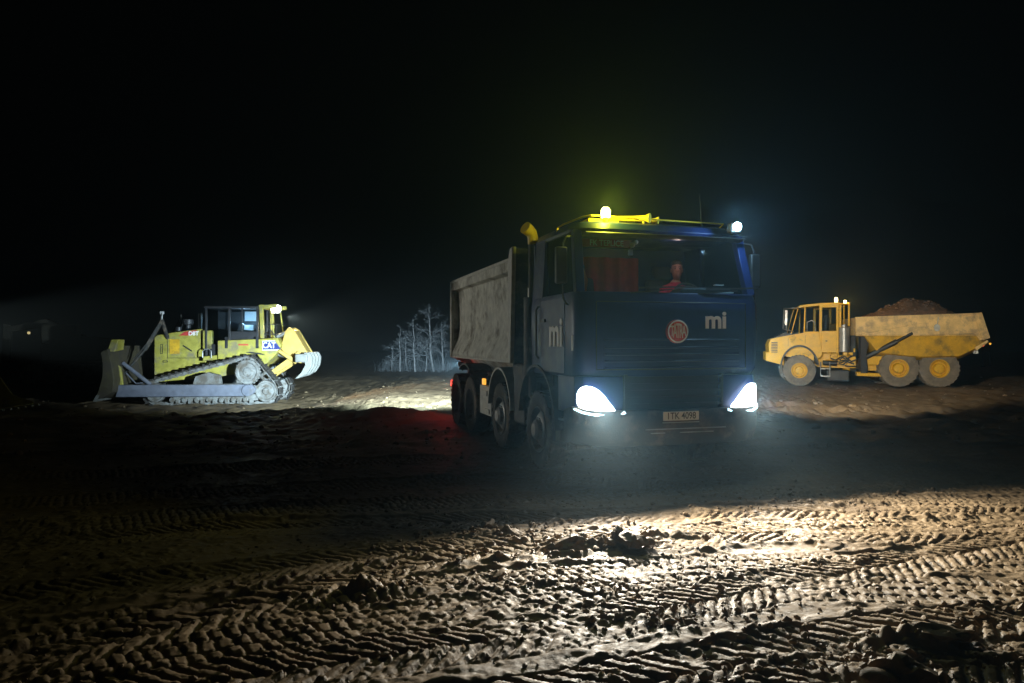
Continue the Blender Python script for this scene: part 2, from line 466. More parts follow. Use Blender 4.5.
def track(pts, width, period, kind, depth, amp, seed, jit=0.03):
    """press a wheel print along a smooth path into H"""
    global H
    P = np.array(pts, float)
    # catmull-rom resample
    out = []
    Q = np.vstack([2*P[0]-P[1], P, 2*P[-1]-P[-2]])
    for i in range(1, len(Q)-2):
        for t in np.linspace(0, 1, 14, endpoint=False):
            a, b, c, d = Q[i-1], Q[i], Q[i+1], Q[i+2]
            out.append(0.5*((2*b)+(-a+c)*t+(2*a-5*b+4*c-d)*t*t+(-a+3*b-3*c+d)*t**3))
    out.append(P[-1]); L = np.array(out)
    x0, x1 = L[:, 0].min()-1, L[:, 0].max()+1
    y0, y1 = L[:, 1].min()-1, L[:, 1].max()+1
    ix = np.where((XS > x0) & (XS < x1))[0]; iy = np.where((YS > y0) & (YS < y1))[0]
    if len(ix) == 0 or len(iy) == 0: return
    sl = (slice(iy[0], iy[-1]+1), slice(ix[0], ix[-1]+1))
    x = GX[sl]; y = GY[sl]
    wob = jit*fbm(x, y, 0.35, 3, seed)
    x = x + wob; y = y + jit*fbm(x+9, y, 0.35, 3, seed+3)
    best = np.full(x.shape, 1e9); S = np.zeros(x.shape); D = np.zeros(x.shape)
    s0 = 0
    for i in range(len(L)-1):
        a, b = L[i], L[i+1]; d = b-a; l = math.hypot(*d)
        if l < 1e-6: continue
        d = d/l
        t = np.clip((x-a[0])*d[0]+(y-a[1])*d[1], 0, l)
        px = x-a[0]-t*d[0]; py = y-a[1]-t*d[1]
        dd = px*px+py*py
        m = dd < best
        best[m] = dd[m]; S[m] = (s0+t)[m]
        D[m] = (-px*d[1]+py*d[0])[m]
        s0 += l
    dist = np.sqrt(best)
    hw = width/2
    inside = 1-sstep(hw*0.93, hw*1.02, dist)
    edge = .9*fbm(x, y, .05, 2, seed+2)*.12 + .22*fbm(x, y, .22, 2, seed+1)
    S = S+edge*period
    if kind == 'chev':
        ph = S/period + np.abs(D)/period*0.9 + (D > 0)*0.5
        side = np.abs(np.abs(D)/hw-0.52) < 0.42
        hh_ = np.sin(np.floor(ph)*12.9898+seed)*43758.5453; hh_ = hh_-np.floor(hh_)
        rib = sstep(0.06, 0.13, ph % 1)*(1-sstep(0.66, 0.76, ph % 1))*(.8+.3*hh_)
        pat = rib*sstep(0.0, 0.05, 0.46-np.abs(np.abs(D)/hw-0.5))
    elif kind == 'block':
        cols = 4
        q = (D/hw+1)*cols/2
        ci = np.floor(q)
        ph = S/period + ci*0.5 + 0.25*(q-ci)
        hh_ = np.sin(np.floor(ph)*12.9898+ci*78.233+seed)*43758.5453; hh_ = hh_-np.floor(hh_)
        pat = sstep(.05, .13, ph % 1)*(1-sstep(.76, .86, ph % 1))*sstep(.03, .10, q-ci)*(1-sstep(.92, .98, q-ci))*(.72+.38*hh_)
    else:   # bars straight across (crawler shoes)
        ph = S/period
        pat = sstep(.1, .25, ph % 1)*(1-sstep(.5, .68, ph % 1))
    hold = np.clip(0.72+2.0*fbm(x, y, 0.62, 3, seed+5, .6), 0.2, 1.0)
    berm = np.exp(-((dist-hw*1.10)/(0.05))**2)*(0.1+0.9*np.clip(fbm(x, y, 0.18, 3, seed+7)*2+0.2, 0, 1.2))
    hs = H[sl]
    flat = base_h(x, y)+0.04*fbm(x, y, 1.6, 1, 5)
    new = hs*(1-inside*0.75) + flat*inside*0.75 - depth*.8*inside + amp*1.0*pat*inside*hold + inside*(1-hold)*(.022*fbm(x, y, .085, 3, seed+4, .65)+.012*np.clip(fbm(x, y, .05, 2, seed+8)-.1, 0, 1)) + depth*0.9*berm
    H[sl] = new

tracks = [
 # widest first: long sweeping prints across the yard
 ([(-14, 4.0), (-7, 6.0), (-1, 7.8), (4, 8.6), (10, 8.8), (18, 8.6)], .62, .085, 'block', .02, .020, 1),
 ([(-14, 5.6), (-7, 7.4), (0, 9.2), (6, 9.9), (16, 9.9)], .62, .085, 'block', .02, .020, 2),
 ([(-9, 2.6), (-4, 4.6), (0, 6.1), (4, 6.9), (10, 7.2), (18, 7.2)], .62, .09, 'block', .02, .020, 3),
 ([(-9, 4.4), (-4, 6.3), (.5, 7.2), (5, 7.6), (12, 7.8), (18, 7.8)], .62, .105, 'chev', .025, .022, 4),
 ([(-6, 2.0), (-3, 4.1), (0.2, 5.3), (4, 5.8), (9, 5.6), (14, 5.0)], .62, .092, 'block', .02, .022, 5),
 ([(-6, 3.3), (-2.4, 5.3), (1.0, 6.5), (5, 6.5), (12, 6.2)], .60, .105, 'chev', .02, .02, 6),
 ([(-4.5, 2.4), (-2.6, 3.6), (-.6, 4.5), (1.4, 5.1), (3.6, 5.0), (8, 4.4)], .62, .092, 'block', .02, .022, 7),
 ([(-3.5, 2.9), (-1.4, 3.7), (0.6, 4.5), (2.4, 5.4), (4.6, 6.3), (8.4, 7.0)], .58, .11, 'chev', .02, .024, 8),
 ([(-2.4, 2.5), (-.3, 3.3), (1.2, 3.9), (2.8, 4.4), (5, 4.7), (9, 5.1)], .62, .125, 'chev', .03, .03, 9),
 ([(-1.0, 2.4), (.6, 3.2), (1.8, 3.7), (3.2, 3.9), (6, 3.8)], .62, .11, 'chev', .03, .03, 10),
 ([(-2.6, 3.9), (-1.5, 5.0), (-.4, 5.9), (.9, 6.25), (1.6, 6.3)], .5, .16, 'chev', .045, .03, 11),
 ([(0.2, 9.3), (3, 8.2), (6, 7.9), (9, 8.3), (14, 9.4)], .62, .085, 'block', .025, .022, 12),
 ([(-12, 8), (-6, 9.4), (0, 11), (5, 11.8), (14, 12.2)], .62, .09, 'block', .03, .03, 13),
 ([(-12, 10), (-7, 11.2), (-2, 13), (2, 16), (8, 18)], .62, .16, 'chev', .04, .04, 14),
 ([(-14, 18), (-8, 19.5), (-4, 20.8), (1, 21), (8, 19.5)], .62, .3, 'bar', .06, .05, 15),
 ([(-13, 21), (-8, 22.0), (-3, 22.6), (3, 22)], .62, .3, 'bar', .06, .05, 16),
 ([(-9, 17), (-5, 18.6), (-3, 19.4), (-1, 22), (-.5, 30)], .62, .3, 'chev', .07, .05, 17),
 ([(4, 30), (6, 24), (9, 21.6), (15, 20.6), (26, 22)], .8, .3, 'bar', .07, .06, 18),
 ([(5, 19), (9, 18.2), (15, 18.4), (24, 19.5)], .8, .3, 'bar', .07, .06, 19),
]
for t in tracks: track(*t)
# clinging crumbs, finest where the camera is closest
w = 1 - sstep(9, 16, GY)
cr = fbm(GX, GY, 0.16, 3, 2, 0.6)
H += w*(0.0075*cr + 0.014*np.clip(fbm(GX, GY, 0.055, 2, 4, 0.6)-0.22, 0, 1)*2.0)
pl = np.clip(fbm(GX, GY, 0.9, 2, 9)-0.12, 0, 1)
H += w*pl*0.10*np.clip(fbm(GX, GY, 0.2, 3, 4, 0.6)+0.05, 0, 1)
# crumbled clods: jittered cells with their own height
def worley(x, y, sc, seed):
    rng = np.random.default_rng(seed)
    JX = rng.random((128, 128)).astype(np.float32); JY = rng.random((128, 128)).astype(np.float32); JH = rng.random((128, 128)).astype(np.float32)
    u = x/sc; v = y/sc; iu = np.floor(u).astype(np.int64); iv = np.floor(v).astype(np.int64)
    best = np.full(u.shape, 9.0); hh = np.zeros(u.shape)
    for a in (-1, 0, 1):
        for c in (-1, 0, 1):
            p = (iu+a) & 127; q_ = (iv+c) & 127
            d = (iu+a+JX[q_, p]-u)**2+(iv+c+JY[q_, p]-v)**2
            m_ = d < best
            best[m_] = d[m_]; hh[m_] = JH[q_, p][m_]
    return np.clip(1-best*1.15, 0, 1), hh
ny_ = int(np.searchsorted(YS, 15.0))
xa, xb = int(np.searchsorted(XS, -11.0)), int(np.searchsorted(XS, 13.0))
xx = GX[:ny_, xa:xb]; yy_ = GY[:ny_, xa:xb]
wx = xx+.02*fbm(xx, yy_, .08, 2, 1); wy = yy_+.02*fbm(xx, yy_, .08, 2, 6)
for sc_, am_, th_, k_ in ((.085, .019, .58, 3), (.045, .009, .5, 6), (.15, .028, .84, 9)):
    c_, h_ = worley(wx, wy, sc_, 40+k_)
    msk = sstep(.05, .25, fbm(xx, yy_, .7, 3, k_, .6))*.96+.04
    H[:ny_, xa:xb] += (1-sstep(11, 15, yy_))*am_*np.sqrt(c_)*np.clip((h_-th_)/(1-th_), 0, 1)*msk
H += .07*sstep(11, 17, GY)*(1-sstep(34, 40, GY))*fbm(GX, GY, .45, 3, 4, .65)*(.4+sstep(2, 6, GX)*.9+.5*sstep(-2, -5, GX))
# torn heaps of mud between the prints
for (hx, hy, rx, ry, hh) in [(0.62, 6.15, .34, .16, .13), (1.05, 6.2, .28, .15, .12), (-1.0, 5.05, .5, .13, .06), (-.15, 6.55, .35, .12, .07),
                             (1.9, 3.75, .22, .14, .13), (2.35, 4.15, .26, .15, .12), (5.3, 6.3, .5, .3, .22), (2.2, 8.0, .9, .15, .06),
                             (3.6, 3.9, .9, .2, .05), (-.3, 7.6, .35, .12, .05)]:
    g = np.exp(-(((GX-hx)/rx)**2+((GY-hy)/ry)**2))
    H += .6*hh*g*(0.6+1.3*np.clip(fbm(GX, GY, 0.16, 4, 8, 0.65)+.3, 0, 1.2))
GROUND_H = H
def gh(x, y):
    j = min(max(np.searchsorted(XS, x), 1), len(XS)-1); i = min(max(np.searchsorted(YS, y), 1), len(YS)-1)
    return float(H[i, j])

ny, nx = H.shape
co = np.empty((ny*nx, 3), np.float32)
co[:, 0] = GX.ravel(); co[:, 1] = GY.ravel(); co[:, 2] = H.ravel()
idx = np.arange(ny*nx).reshape(ny, nx)
q = np.stack([idx[:-1, :-1], idx[:-1, 1:], idx[1:, 1:], idx[1:, :-1]], -1).reshape(-1, 4).astype(np.int32)
gm = bpy.data.meshes.new("ground")
gm.vertices.add(len(co)); gm.vertices.foreach_set("co", co.ravel())
gm.loops.add(q.size); gm.loops.foreach_set("vertex_index", q.ravel())
gm.polygons.add(len(q)); gm.polygons.foreach_set("loop_start", np.arange(0, q.size, 4, dtype=np.int32))
gm.polygons.foreach_set("use_smooth", np.ones(len(q), bool))
gm.update(); gm.validate()
ground = bpy.data.objects.new("ground", gm); COL.objects.link(ground)
ground["kind"] = "structure"
m = bpy.data.materials.new("churned_mud"); m.use_nodes = True
nt = m.node_tree; b = nt.nodes["Principled BSDF"]
tc = nt.nodes.new("ShaderNodeTexCoord")
def tn(sc, det=6, rough=.6):
    n = nt.nodes.new("ShaderNodeTexNoise"); n.inputs["Scale"].default_value = sc
    n.inputs["Detail"].default_value = det; n.inputs["Roughness"].default_value = rough
    nt.links.new(tc.outputs["Object"], n.inputs["Vector"]); return n
n1 = tn(1.1); n2 = tn(14, 8, .7); n3 = tn(90, 6, .7)
cr1 = nt.nodes.new("ShaderNodeValToRGB")
e = cr1.color_ramp.elements
e[0].position = .3; e[0].color = (.10, .062, .036, 1)
e[1].position = .72; e[1].color = (.26, .18, .098, 1)
el = cr1.color_ramp.elements.new(.5); el.color = (.20, .142, .082, 1)
ad = nt.nodes.new("ShaderNodeMath"); ad.operation = 'MULTIPLY_ADD'
nt.links.new(n2.outputs[0], ad.inputs[0]); ad.inputs[1].default_value = .55
mm = nt.nodes.new("ShaderNodeMath"); mm.operation = 'MULTIPLY'; nt.links.new(n1.outputs[0], mm.inputs[0]); mm.inputs[1].default_value = .5
nt.links.new(mm.outputs[0], ad.inputs[2])
nt.links.new(ad.outputs[0], cr1.inputs[0]); nt.links.new(cr1.outputs[0], b.inputs["Base Color"])
mr = nt.nodes.new("ShaderNodeMapRange"); mr.inputs[1].default_value = .35; mr.inputs[2].default_value = .65
mr.inputs[3].default_value = .42; mr.inputs[4].default_value = .85
nt.links.new(n2.outputs[0], mr.inputs[0]); nt.links.new(mr.outputs[0], b.inputs["Roughness"])
b.inputs["Specular IOR Level"].default_value = .2
bp = nt.nodes.new("ShaderNodeBump"); bp.inputs["Strength"].default_value = .8; bp.inputs["Distance"].default_value = .007
mb = nt.nodes.new("ShaderNodeMath"); mb.operation = 'MULTIPLY_ADD'
nt.links.new(n3.outputs[0], mb.inputs[0]); mb.inputs[1].default_value = .5; nt.links.new(n2.outputs[0], mb.inputs[2])
nt.links.new(mb.outputs[0], bp.inputs["Height"]); nt.links.new(bp.outputs[0], b.inputs["Normal"])
gm.materials.append(m); M_mud = m

# ------------------------------------------------------------------ loose clods
def clod_mb(b, c, r, seed, flat=0.7, sub=2):
    rng = random.Random(seed)
    bm = bmesh.new(); bmesh.ops.create_icosphere(bm, subdivisions=sub, radius=1)
    ang = rng.uniform(0, 6.28); ax = (rng.uniform(.75, 1.35), rng.uniform(.6, 1.0), flat*rng.uniform(.7, 1.2))
    ca, sa = math.cos(ang), math.sin(ang)
    cuts = [(Vector((rng.gauss(0, 1), rng.gauss(0, 1), rng.gauss(0, 1))).normalized(), rng.uniform(.5, .85)) for _ in range(9)]
    vs = []
    for v in bm.verts:
        p = v.co.copy()
        for nn, dd in cuts:
            t = p.dot(nn)
            if t > dd: p -= nn*(t-dd)*.85
        p *= 1 + rng.uniform(-.07, .07) if sub < 3 else 1 + .8*float(fbm(np.array([p.x*2+seed]), np.array([p.y*2+p.z*1.7]), 1.0, 3, 2)[0])
        p = Vector((p.x*ax[0], p.y*ax[1], p.z*ax[2]))*r
        vs.append((c[0]+p.x*ca-p.y*sa, c[1]+p.x*sa+p.y*ca, c[2]+p.z))
    b._add(vs, [[v.index for v in f.verts] for f in bm.faces]); bm.free()
b = MB(); rng = random.Random(3)
for i in range(3600):
    y = 3.3 + 11*rng.random()**1.7; x = rng.uniform(-.75, .78)*y*1.0
    r = rng.choice([.006, .008, .01, .012, .016, .024])*(1+.07*(y-3))*rng.uniform(.7, 1.3)
    if rng.random() < .6:
        k = rng.choice([(0.6, 6.15, 1.1), (2.0, 3.9, .8), (-.6, 5.3, 1.2), (1.3, 7.9, 1.6), (5.2, 6.3, 1.2), (3.4, 4.4, 1.0), (-.2, 6.7, .9), (3.5, 8.2, 1.8), (1.1, 4.6, .8)])
        x = rng.gauss(k[0], k[2]*.55); y = rng.gauss(k[1], k[2]*.28)
    if y < 3.1: continue
    clod_mb(b, (x, y, gh(x, y)+r*.25), r, i, .75, 1)
o = b.build("mud_crumbs", M_mud, smooth=0); tag(o, kind="stuff", label="loose crumbs of brown mud scattered over the tyre prints", cat="mud crumbs")
big = [
 (0.50, 6.05, .15, "broad dark mud clod, left of the pair in the middle of the foreground"),
 (1.00, 6.08, .14, "dark mud clod, right of the pair in the middle of the foreground"),
 (-.22, 6.78, .11, "low dark clod lying behind and left of the middle pair"),
 (1.98, 3.66, .13, "jagged tan clod at the lower right edge of the picture"),
 (2.42, 4.12, .12, "upright split clod beside the deep ruts at the right"),
 (2.18, 3.98, .08, "small pale clod between the jagged and the upright clod"),
 (5.05, 6.35, .26, "large heaped clod at the far right edge of the lit mud"),
 (-.1, 5.35, .09, "clod on the rim of the dark diagonal rut"),
 (1.55, 3.55, .09, "thin flake of mud tilted up in the bottom right ruts"),
]
for i, (x, y, r, lab) in enumerate(big):
    b = MB(); rr = random.Random(50+i)
    clod_mb(b, (0, 0, r*.1), r, 100+i, .55, 3)
    for k in range(9):
        clod_mb(b, (rr.uniform(-1.3, 1.3)*r, rr.uniform(-.6, .6)*r, r*.05), r*rr.uniform(.25, .55), 300+i*9+k, .6, 2)
    o = b.build("mud_clod", M_mud, smooth=25)
    o.location = (x, y, gh(x, y)); tag(o, lab, "mud clod", "large mud clods in the foreground")
b = MB(); rng = random.Random(5)
for i in range(900):
    y = rng.uniform(11, 34); x = rng.uniform(-.75, .75)*y
    if -1.5 < (x-1.2+.28*(y-9)) < 3.2 and 8 < y < 17: continue
    r = rng.choice([.02, .03, .04, .07])*rng.uniform(.7, 1.4)
    clod_mb(b, (x, y, gh(x, y)+r*.2), r, i+5000, .7, 1)
o = b.build("churned_lumps", M_mud, smooth=0); tag(o, kind="stuff", label="lumps of churned mud strewn around the machines", cat="mud lumps")

# ------------------------------------------------------------------ haze
b = MB(); b.box(-150, 150, -40, 152, -2.2, 9.5)
haze = b.build("haze", [bpy.data.materials.new("haze_air")], smooth=0)
tag(haze, kind="stuff", label="thin night mist lit by the machine lamps", cat="haze")
hm = haze.data.materials[0]; hm.use_nodes = True
nt = hm.node_tree; nt.nodes.remove(nt.nodes["Principled BSDF"])
pv = nt.nodes.new("ShaderNodeVolumePrincipled")
pv.inputs["Color"].default_value = (.62, .86, 1, 1)
pv.inputs["Density"].default_value = 0.0034
pv.inputs["Anisotropy"].default_value = 0.8
nt.links.new(pv.outputs[0], nt.nodes["Material Output"].inputs["Volume"])

# ------------------------------------------------------------------ bare birches beyond the yard
def tree(x, y, h, lab, seed, spread=1.0):
    h *= .92
    rng = random.Random(seed)
    z0 = gh(x, y)-.05
    t = empty("birch_tree", (x, y, z0)); tag(t, lab, "tree", "bare birches behind the tipper truck")
    tr, cr = MB(), MB()
    pts = []; lean = rng.uniform(-.14, .14); px = py = 0
    for i in range(9):
        f = i/8
        px += rng.gauss(0, .035)*h/5+lean*h/9; py += rng.uniform(-.04, .04)
        pts.append((px, py, f*h))
    r0 = .016*h+.01
    tr.tube(pts, [r0*(1-.88*i/8) for i in range(9)], 7)
    def br(p, d, L, r, lev):
        p = Vector(p); d = Vector(d).normalized(); q = [p.copy()]
        n = 5
        for k in range(n):
            d = (d + Vector((rng.gauss(0, .2), rng.gauss(0, .2), rng.gauss(-.01, .14)))).normalized()
            p = p + d*L/n; q.append(p.copy())
            if lev < 3 and k >= 1:
                for _ in range(2 if lev < 2 else 1):
                    dd = (d + Vector((rng.gauss(0, .75), rng.gauss(0, .75), rng.gauss(.02, .45)))).normalized()
                    br(p, dd, L*rng.uniform(.38, .6), r*.55, lev+1)
        cr.tube(q, [max(.0036, r*(1-.75*i/n)) for i in range(n+1)], 3)
    for i in range(int(9+h*2)):
        f = .14+.84*(i+rng.random())/(9+h*2)
        k = min(7, int(f*8)); a, b_ = Vector(pts[k]), Vector(pts[k+1]); p = a.lerp(b_, f*8-k)
        ang = rng.uniform(0, 6.28); up = rng.uniform(.1, 1.4)
        L = h*.36*(1.2-f)*rng.uniform(.5, 1.35)*spread
        br(p, (math.cos(ang), math.sin(ang), up), L, r0*.42*(1.1-f), 1)
    tr.build("trunk", M_bark, t); cr.build("crown", M_twig, t)
P = lambda px, Y: (px-512)/FPX*Y
tree(P(434, 50), 50, 5.0, "tallest bare birch, right beside the tipper body", 1)
tree(P(425, 50.6), 50.6, 2.7, "short bare birch just left of the tallest one", 2)
tree(P(416, 49.5), 49.5, 4.1, "second tallest bare birch, middle of the row", 3)
tree(P(407, 51), 51, 2.9, "thin bare birch between the middle and the left trees", 4)
tree(P(400, 50), 50, 3.4, "bare birch with spreading twigs near the left end of the row", 5, .85)
tree(P(391.5, 50.5), 50.5, 2.0, "smallest bare birch at the far left end of the row", 6, .8)
tree(P(443, 52), 52, 3.9, "bare birch partly behind the edge of the tipper body", 7)
b = MB(); rng = random.Random(9)
for i in range(600):
    x = P(rng.uniform(382, 452), 52); y = rng.uniform(49, 55); z = gh(x, y)
    hh = rng.uniform(.2, .9)
    q = (x+rng.gauss(0, .2)*hh, y+rng.gauss(0, .2)*hh, z+hh)
    b.tube([(x, y, z), ((x+q[0])/2+rng.gauss(0, .05), y, z+hh*.55), q], [.008, .006, .003], 3)
o = b.build("bare_scrub", M_twig, smooth=0); tag(o, kind="stuff", label="thin leafless scrub at the foot of the birches", cat="scrub")
# ================================================================== tipper truck
T = empty("tipper_truck", (TRUCK[0], TRUCK[1], 0.02), TH)
tag(T, "dark blue eight-wheel tipper truck with grey body and lit headlights", "tipper truck")

def rring(x, yf, yb, z, r=.14, n=5, bow=.05):
    """rounded plan outline of the cab at height z (front bowed)"""
    pts = []
    cs = [(-x+r, yf+r, 180, 270), (x-r, yf+r, 270, 360), (x-.04, yb-.04, 0, 90), (-x+.04, yb-.04, 90, 180)]
    for i, (cx, cy, a0, a1) in enumerate(cs):
        rr = r if i < 2 else .04
        for k in range(n+1):
            a = R(lerp(a0, a1, k/n))
            px, py = cx+rr*math.cos(a), cy+rr*math.sin(a)
            if i < 2: py -= bow*(1-(px/x)**2)
            pts.append((px, py, z))
        if i == 0:
            for k in range(1, 6):
                px = lerp(-x+r, x-r, k/6); pts.append((px, yf-bow*(1-(px/x)**2), z))
    return pts
def fy0(x): return .04-.05*(1-(x/1.245)**2)
# -- lower cab shell with inner skin
b = MB()
outer = [rring(1.20, .14, 1.75, 1.30), rring(1.235, .07, 1.76, 1.40), rring(1.245, .04, 1.77, 1.9), rring(1.24, .06, 1.77, 2.2), rring(1.225, .10, 1.76, 2.32)]
inner = [rring(1.17, .17, 1.70, 2.32), rring(1.17, .17, 1.70, 1.45)]
b.loft(outer+inner)
# back wall and roof
b.box(-1.20, 1.20, 1.70, 1.762, 2.30, 3.06)
b.loft([rring(1.17, .33, 1.76, 3.05, .16), rring(1.18, .30, 1.77, 3.09, .16), rring(1.14, .36, 1.74, 3.17, .16), rring(.98, .5, 1.6, 3.215, .16)])
# pillars
for s in (-1, 1):
    b.bar((s*1.155, .17, 2.30), (s*1.11, .38, 3.07), .11, .10, (0, 1, 0))
    b.bar((s*1.19, 1.52, 2.30), (s*1.145, 1.52, 3.07), .08, .44, (0, 1, 0))
cab = b.build("cab", M_blue, T, bevel=.008)
# door seam and handle
for s in (-1, 1):
    b = MB(); b.box(s*1.247-.004, s*1.247+.004, .42, 1.30, 1.34, 2.27)
    b_d = b.build("door", M_blue, T, bevel=.004)
    b = MB(); b.box(s*1.262-.012, s*1.262+.012, 1.10, 1.26, 1.98, 2.02)
    b.build("door_handle", M_black, b_d, bevel=.004)
# glass
b = MB()
n = 9; rings = []
for z, x, yf in ((2.31, 1.11, .125), (3.07, 1.07, .345)):
    rings.append([(lerp(-x, x, k/n), yf-.05*(1-lerp(-1, 1, k/n)**2)+.0, z) for k in range(n+1)] +
                 [(lerp(x, -x, k/n), yf+.008-.05*(1-lerp(1, -1, k/n)**2), z) for k in range(n+1)])
b.loft(rings); b.build("windscreen", M_glass, T)
for s in (-1, 1):
    b = MB(); b.prism([(.26, 2.31), (1.32, 2.31), (1.32, 3.04), (.42, 3.04)], s*1.165-.004, s*1.165+.004, 'yz')
    b.build("side_window", M_glass, T)
# panel gaps, door pillar trim and entry handle
b = MB()
b.tube([(x, fy0(x)-.002, 1.40) for x in np.linspace(-1.0, 1.0, 11)], .007, 6)
b.tube([(x, fy0(x)+.0, 2.20) for x in np.linspace(-1.0, 1.0, 11)], .006, 6)
for x in (-1.0, 1.0): b.tube([(x, fy0(x)-.002, 1.40), (x, fy0(x)+.0, 2.20)], .006, 6)
b.build("panel_gap", M_black, T)
for s in (-1, 1):
    b = MB(); b.tube([(s*1.25, 1.40, 1.5), (s*1.285, 1.40, 1.55), (s*1.285, 1.40, 2.15), (s*1.25, 1.40, 2.2)], .014, 8); b.build("grab_handle", M_black, T)
# wipers
for x0 in (-.55, .35):
    b = MB(); b.bar((x0, .055, 2.31), (x0+.55, .045, 2.36), .018, .015); b.bar((x0+.1, .03, 2.37), (x0+.85, .06, 2.40), .014, .02)
    b.build("wiper", M_black, T)
# -- black sunvisor strip + front lower grille
b = MB(); b.loft([[(x, y-.05*(1-(x/1.1)**2), z) for x, y, z in [(-1.08, .27, 2.99), (-.5, .27, 2.99), (.0, .27, 2.99), (.5, .27, 2.99), (1.08, .27, 2.99), (1.08, .30, 3.0), (-1.08, .30, 3.0)]],
                  [(x, y-.05*(1-(x/1.1)**2), z) for x, y, z in [(-1.08, .14, 3.02), (-.5, .14, 3.02), (.0, .14, 3.02), (.5, .14, 3.02), (1.08, .14, 3.02), (1.08, .16, 3.035), (-1.08, .16, 3.035)]]])
b.build("sun_visor", M_black, T)
def fy(x, base=.04): return base-.05*(1-(x/1.245)**2)
b = MB()
for z in (1.42, 1.50, 1.58, 1.66, 1.75):
    pts = [(x, fy(x)-.006, z) for x in np.linspace(-.9, .9, 11)]
    b.tube(pts, .013, 6)
b.build("grille", M_blue, T)
b = MB()     # wide slotted lower grille and radiator frame
for i, z in enumerate((.98, 1.06, 1.14, 1.22, 1.30)):
    pts = [(x, fy(x, .03), z) for x in np.linspace(-.62, .62, 9)]
    for k in range(8): b.bar(pts[k], pts[k+1], .03, .028, (0, 0, 1))
for x in (-.64, .64): b.bar((x, fy(x, .03), .93), (x, fy(x, .03), 1.34), .035, .035)
b.box(-.66, .66, .09, .12, .9, 1.36)
b.build("lower_grille", M_black, T)
# bumper
def bump(x, y, z): return (x, y-.06*(1-(x/1.25)**2), z)
b = MB()
prof = [(-.03, .92), (-.07, .86), (-.08, .62), (-.03, .50), (.35, .46), (.45, .55), (.45, .86), (.2, .92)]
rings = []
for x in np.linspace(-1.25, 1.25, 15):
    k = max(0, abs(x)-.95)/.30
    rings.append([(x, y-.06*(1-(x/1.25)**2)+.22*k*k*(1 if y < .2 else 0), z+.05*k) for y, z in prof])
b.loft(rings)
b.build("bumper", M_chassis, T, bevel=.01)
b = MB()
for z, x0, x1 in ((.70, -.45, .62), (.655, -.38, -.2), (.655, .0, .45)):
    b.bar(bump(x0, -.085, z), bump(x1, -.085, z), .012, .012)
b.box(-.24, .24, -.168, -.155, .772, .782)
b.build("bumper_trim", M_steel, T)
# corner panels beside the headlights
for s in (-1, 1):
    b = MB()
    rings = []
    for z, y0, xo in ((.88, .06, 1.235), (1.1, .03, 1.245), (1.32, .05, 1.24)):
        rings.append([(s*.66, fy(.66, y0+.01), z), (s*.95, fy(.95, y0+.01), z), (s*(xo-.10), y0+.03, z), (s*(xo-.02), y0+.12, z), (s*xo, y0+.3, z), (s*xo, y0+.62, z), (s*(xo-.06), y0+.62, z), (s*.66, y0+.3, z)])
    b.loft(rings); b.build("corner_panel", M_blue, T, bevel=.01)
    # headlight: slanted lens wrapping the corner
    hx = lambda u: s*u
    lens = [(.80, .915), (1.0, .925), (1.16, .95), (1.20, 1.03), (1.195, 1.14), (1.14, 1.205), (1.05, 1.195), (.95, 1.12), (.87, 1.02)]
    L0 = lens; lens = []
    for i in range(len(L0)):
        a_, b_, c_, d_ = L0[i-1], L0[i], L0[(i+1) % len(L0)], L0[(i+2) % len(L0)]
        for t in (0, .25, .5, .75):
            lens.append(tuple(.5*(2*b_[k]+(-a_[k]+c_[k])*t+(2*a_[k]-5*b_[k]+4*c_[k]-d_[k])*t*t+(-a_[k]+3*b_[k]-3*c_[k]+d_[k])*t**3) for k in (0, 1)))
    def yy(u): return fy(u, .0) + .01 + (.18*((u-1.02)/.22)**2 if u > 1.02 else 0)
    b = MB()
    f = [(hx(u), yy(u)-.035, z) for u, z in lens]; bk = [(hx(u), yy(u)+.09, z) for u, z in lens]
    c = (hx(1.03), yy(1.03)-.065, 1.05)
    vs = f+bk+[c]; nn = len(lens)
    b._add(vs, [(i, (i+1) % nn, 2*nn) for i in range(nn)]+[(i, i+nn, (i+1) % nn+nn, (i+1) % nn) for i in range(nn)]+[tuple(range(2*nn-1, nn-1, -1))])
    hl = b.build("headlight", E_head, T)
    b = MB()
    pts = [(hx(u), yy(u)-.05, z) for u, z in ((.68, .90), (.75, .865), (.9, .868), (1.05, .88), (1.17, .905), (1.235, .94))]
    b.tube(pts, [.022, .026, .02, .016, .014, .012], 8)
    b.build("light_strip", E_drl, hl)
    b = MB()
    b.cyl((hx(.98), -.02, .80), (hx(.98), .06, .80), .05, 18); b.cyl((hx(1.1), .01, .80), (hx(1.1), .09, .80), .045, 18)
    b.build("fog_lamp", M_chrome, T, bevel=.006)
# plate
b = MB(); b.box(-.235, .235, -.170, -.158, .80, .905)
pl = b.build("number_plate", M_plate, T, bevel=.004)
text("plate_lettering", "1TK 4098", .112, M_ink, pl, (.0, -.1715, .852), (R(90), 0, 0), .0012, .86, .001)
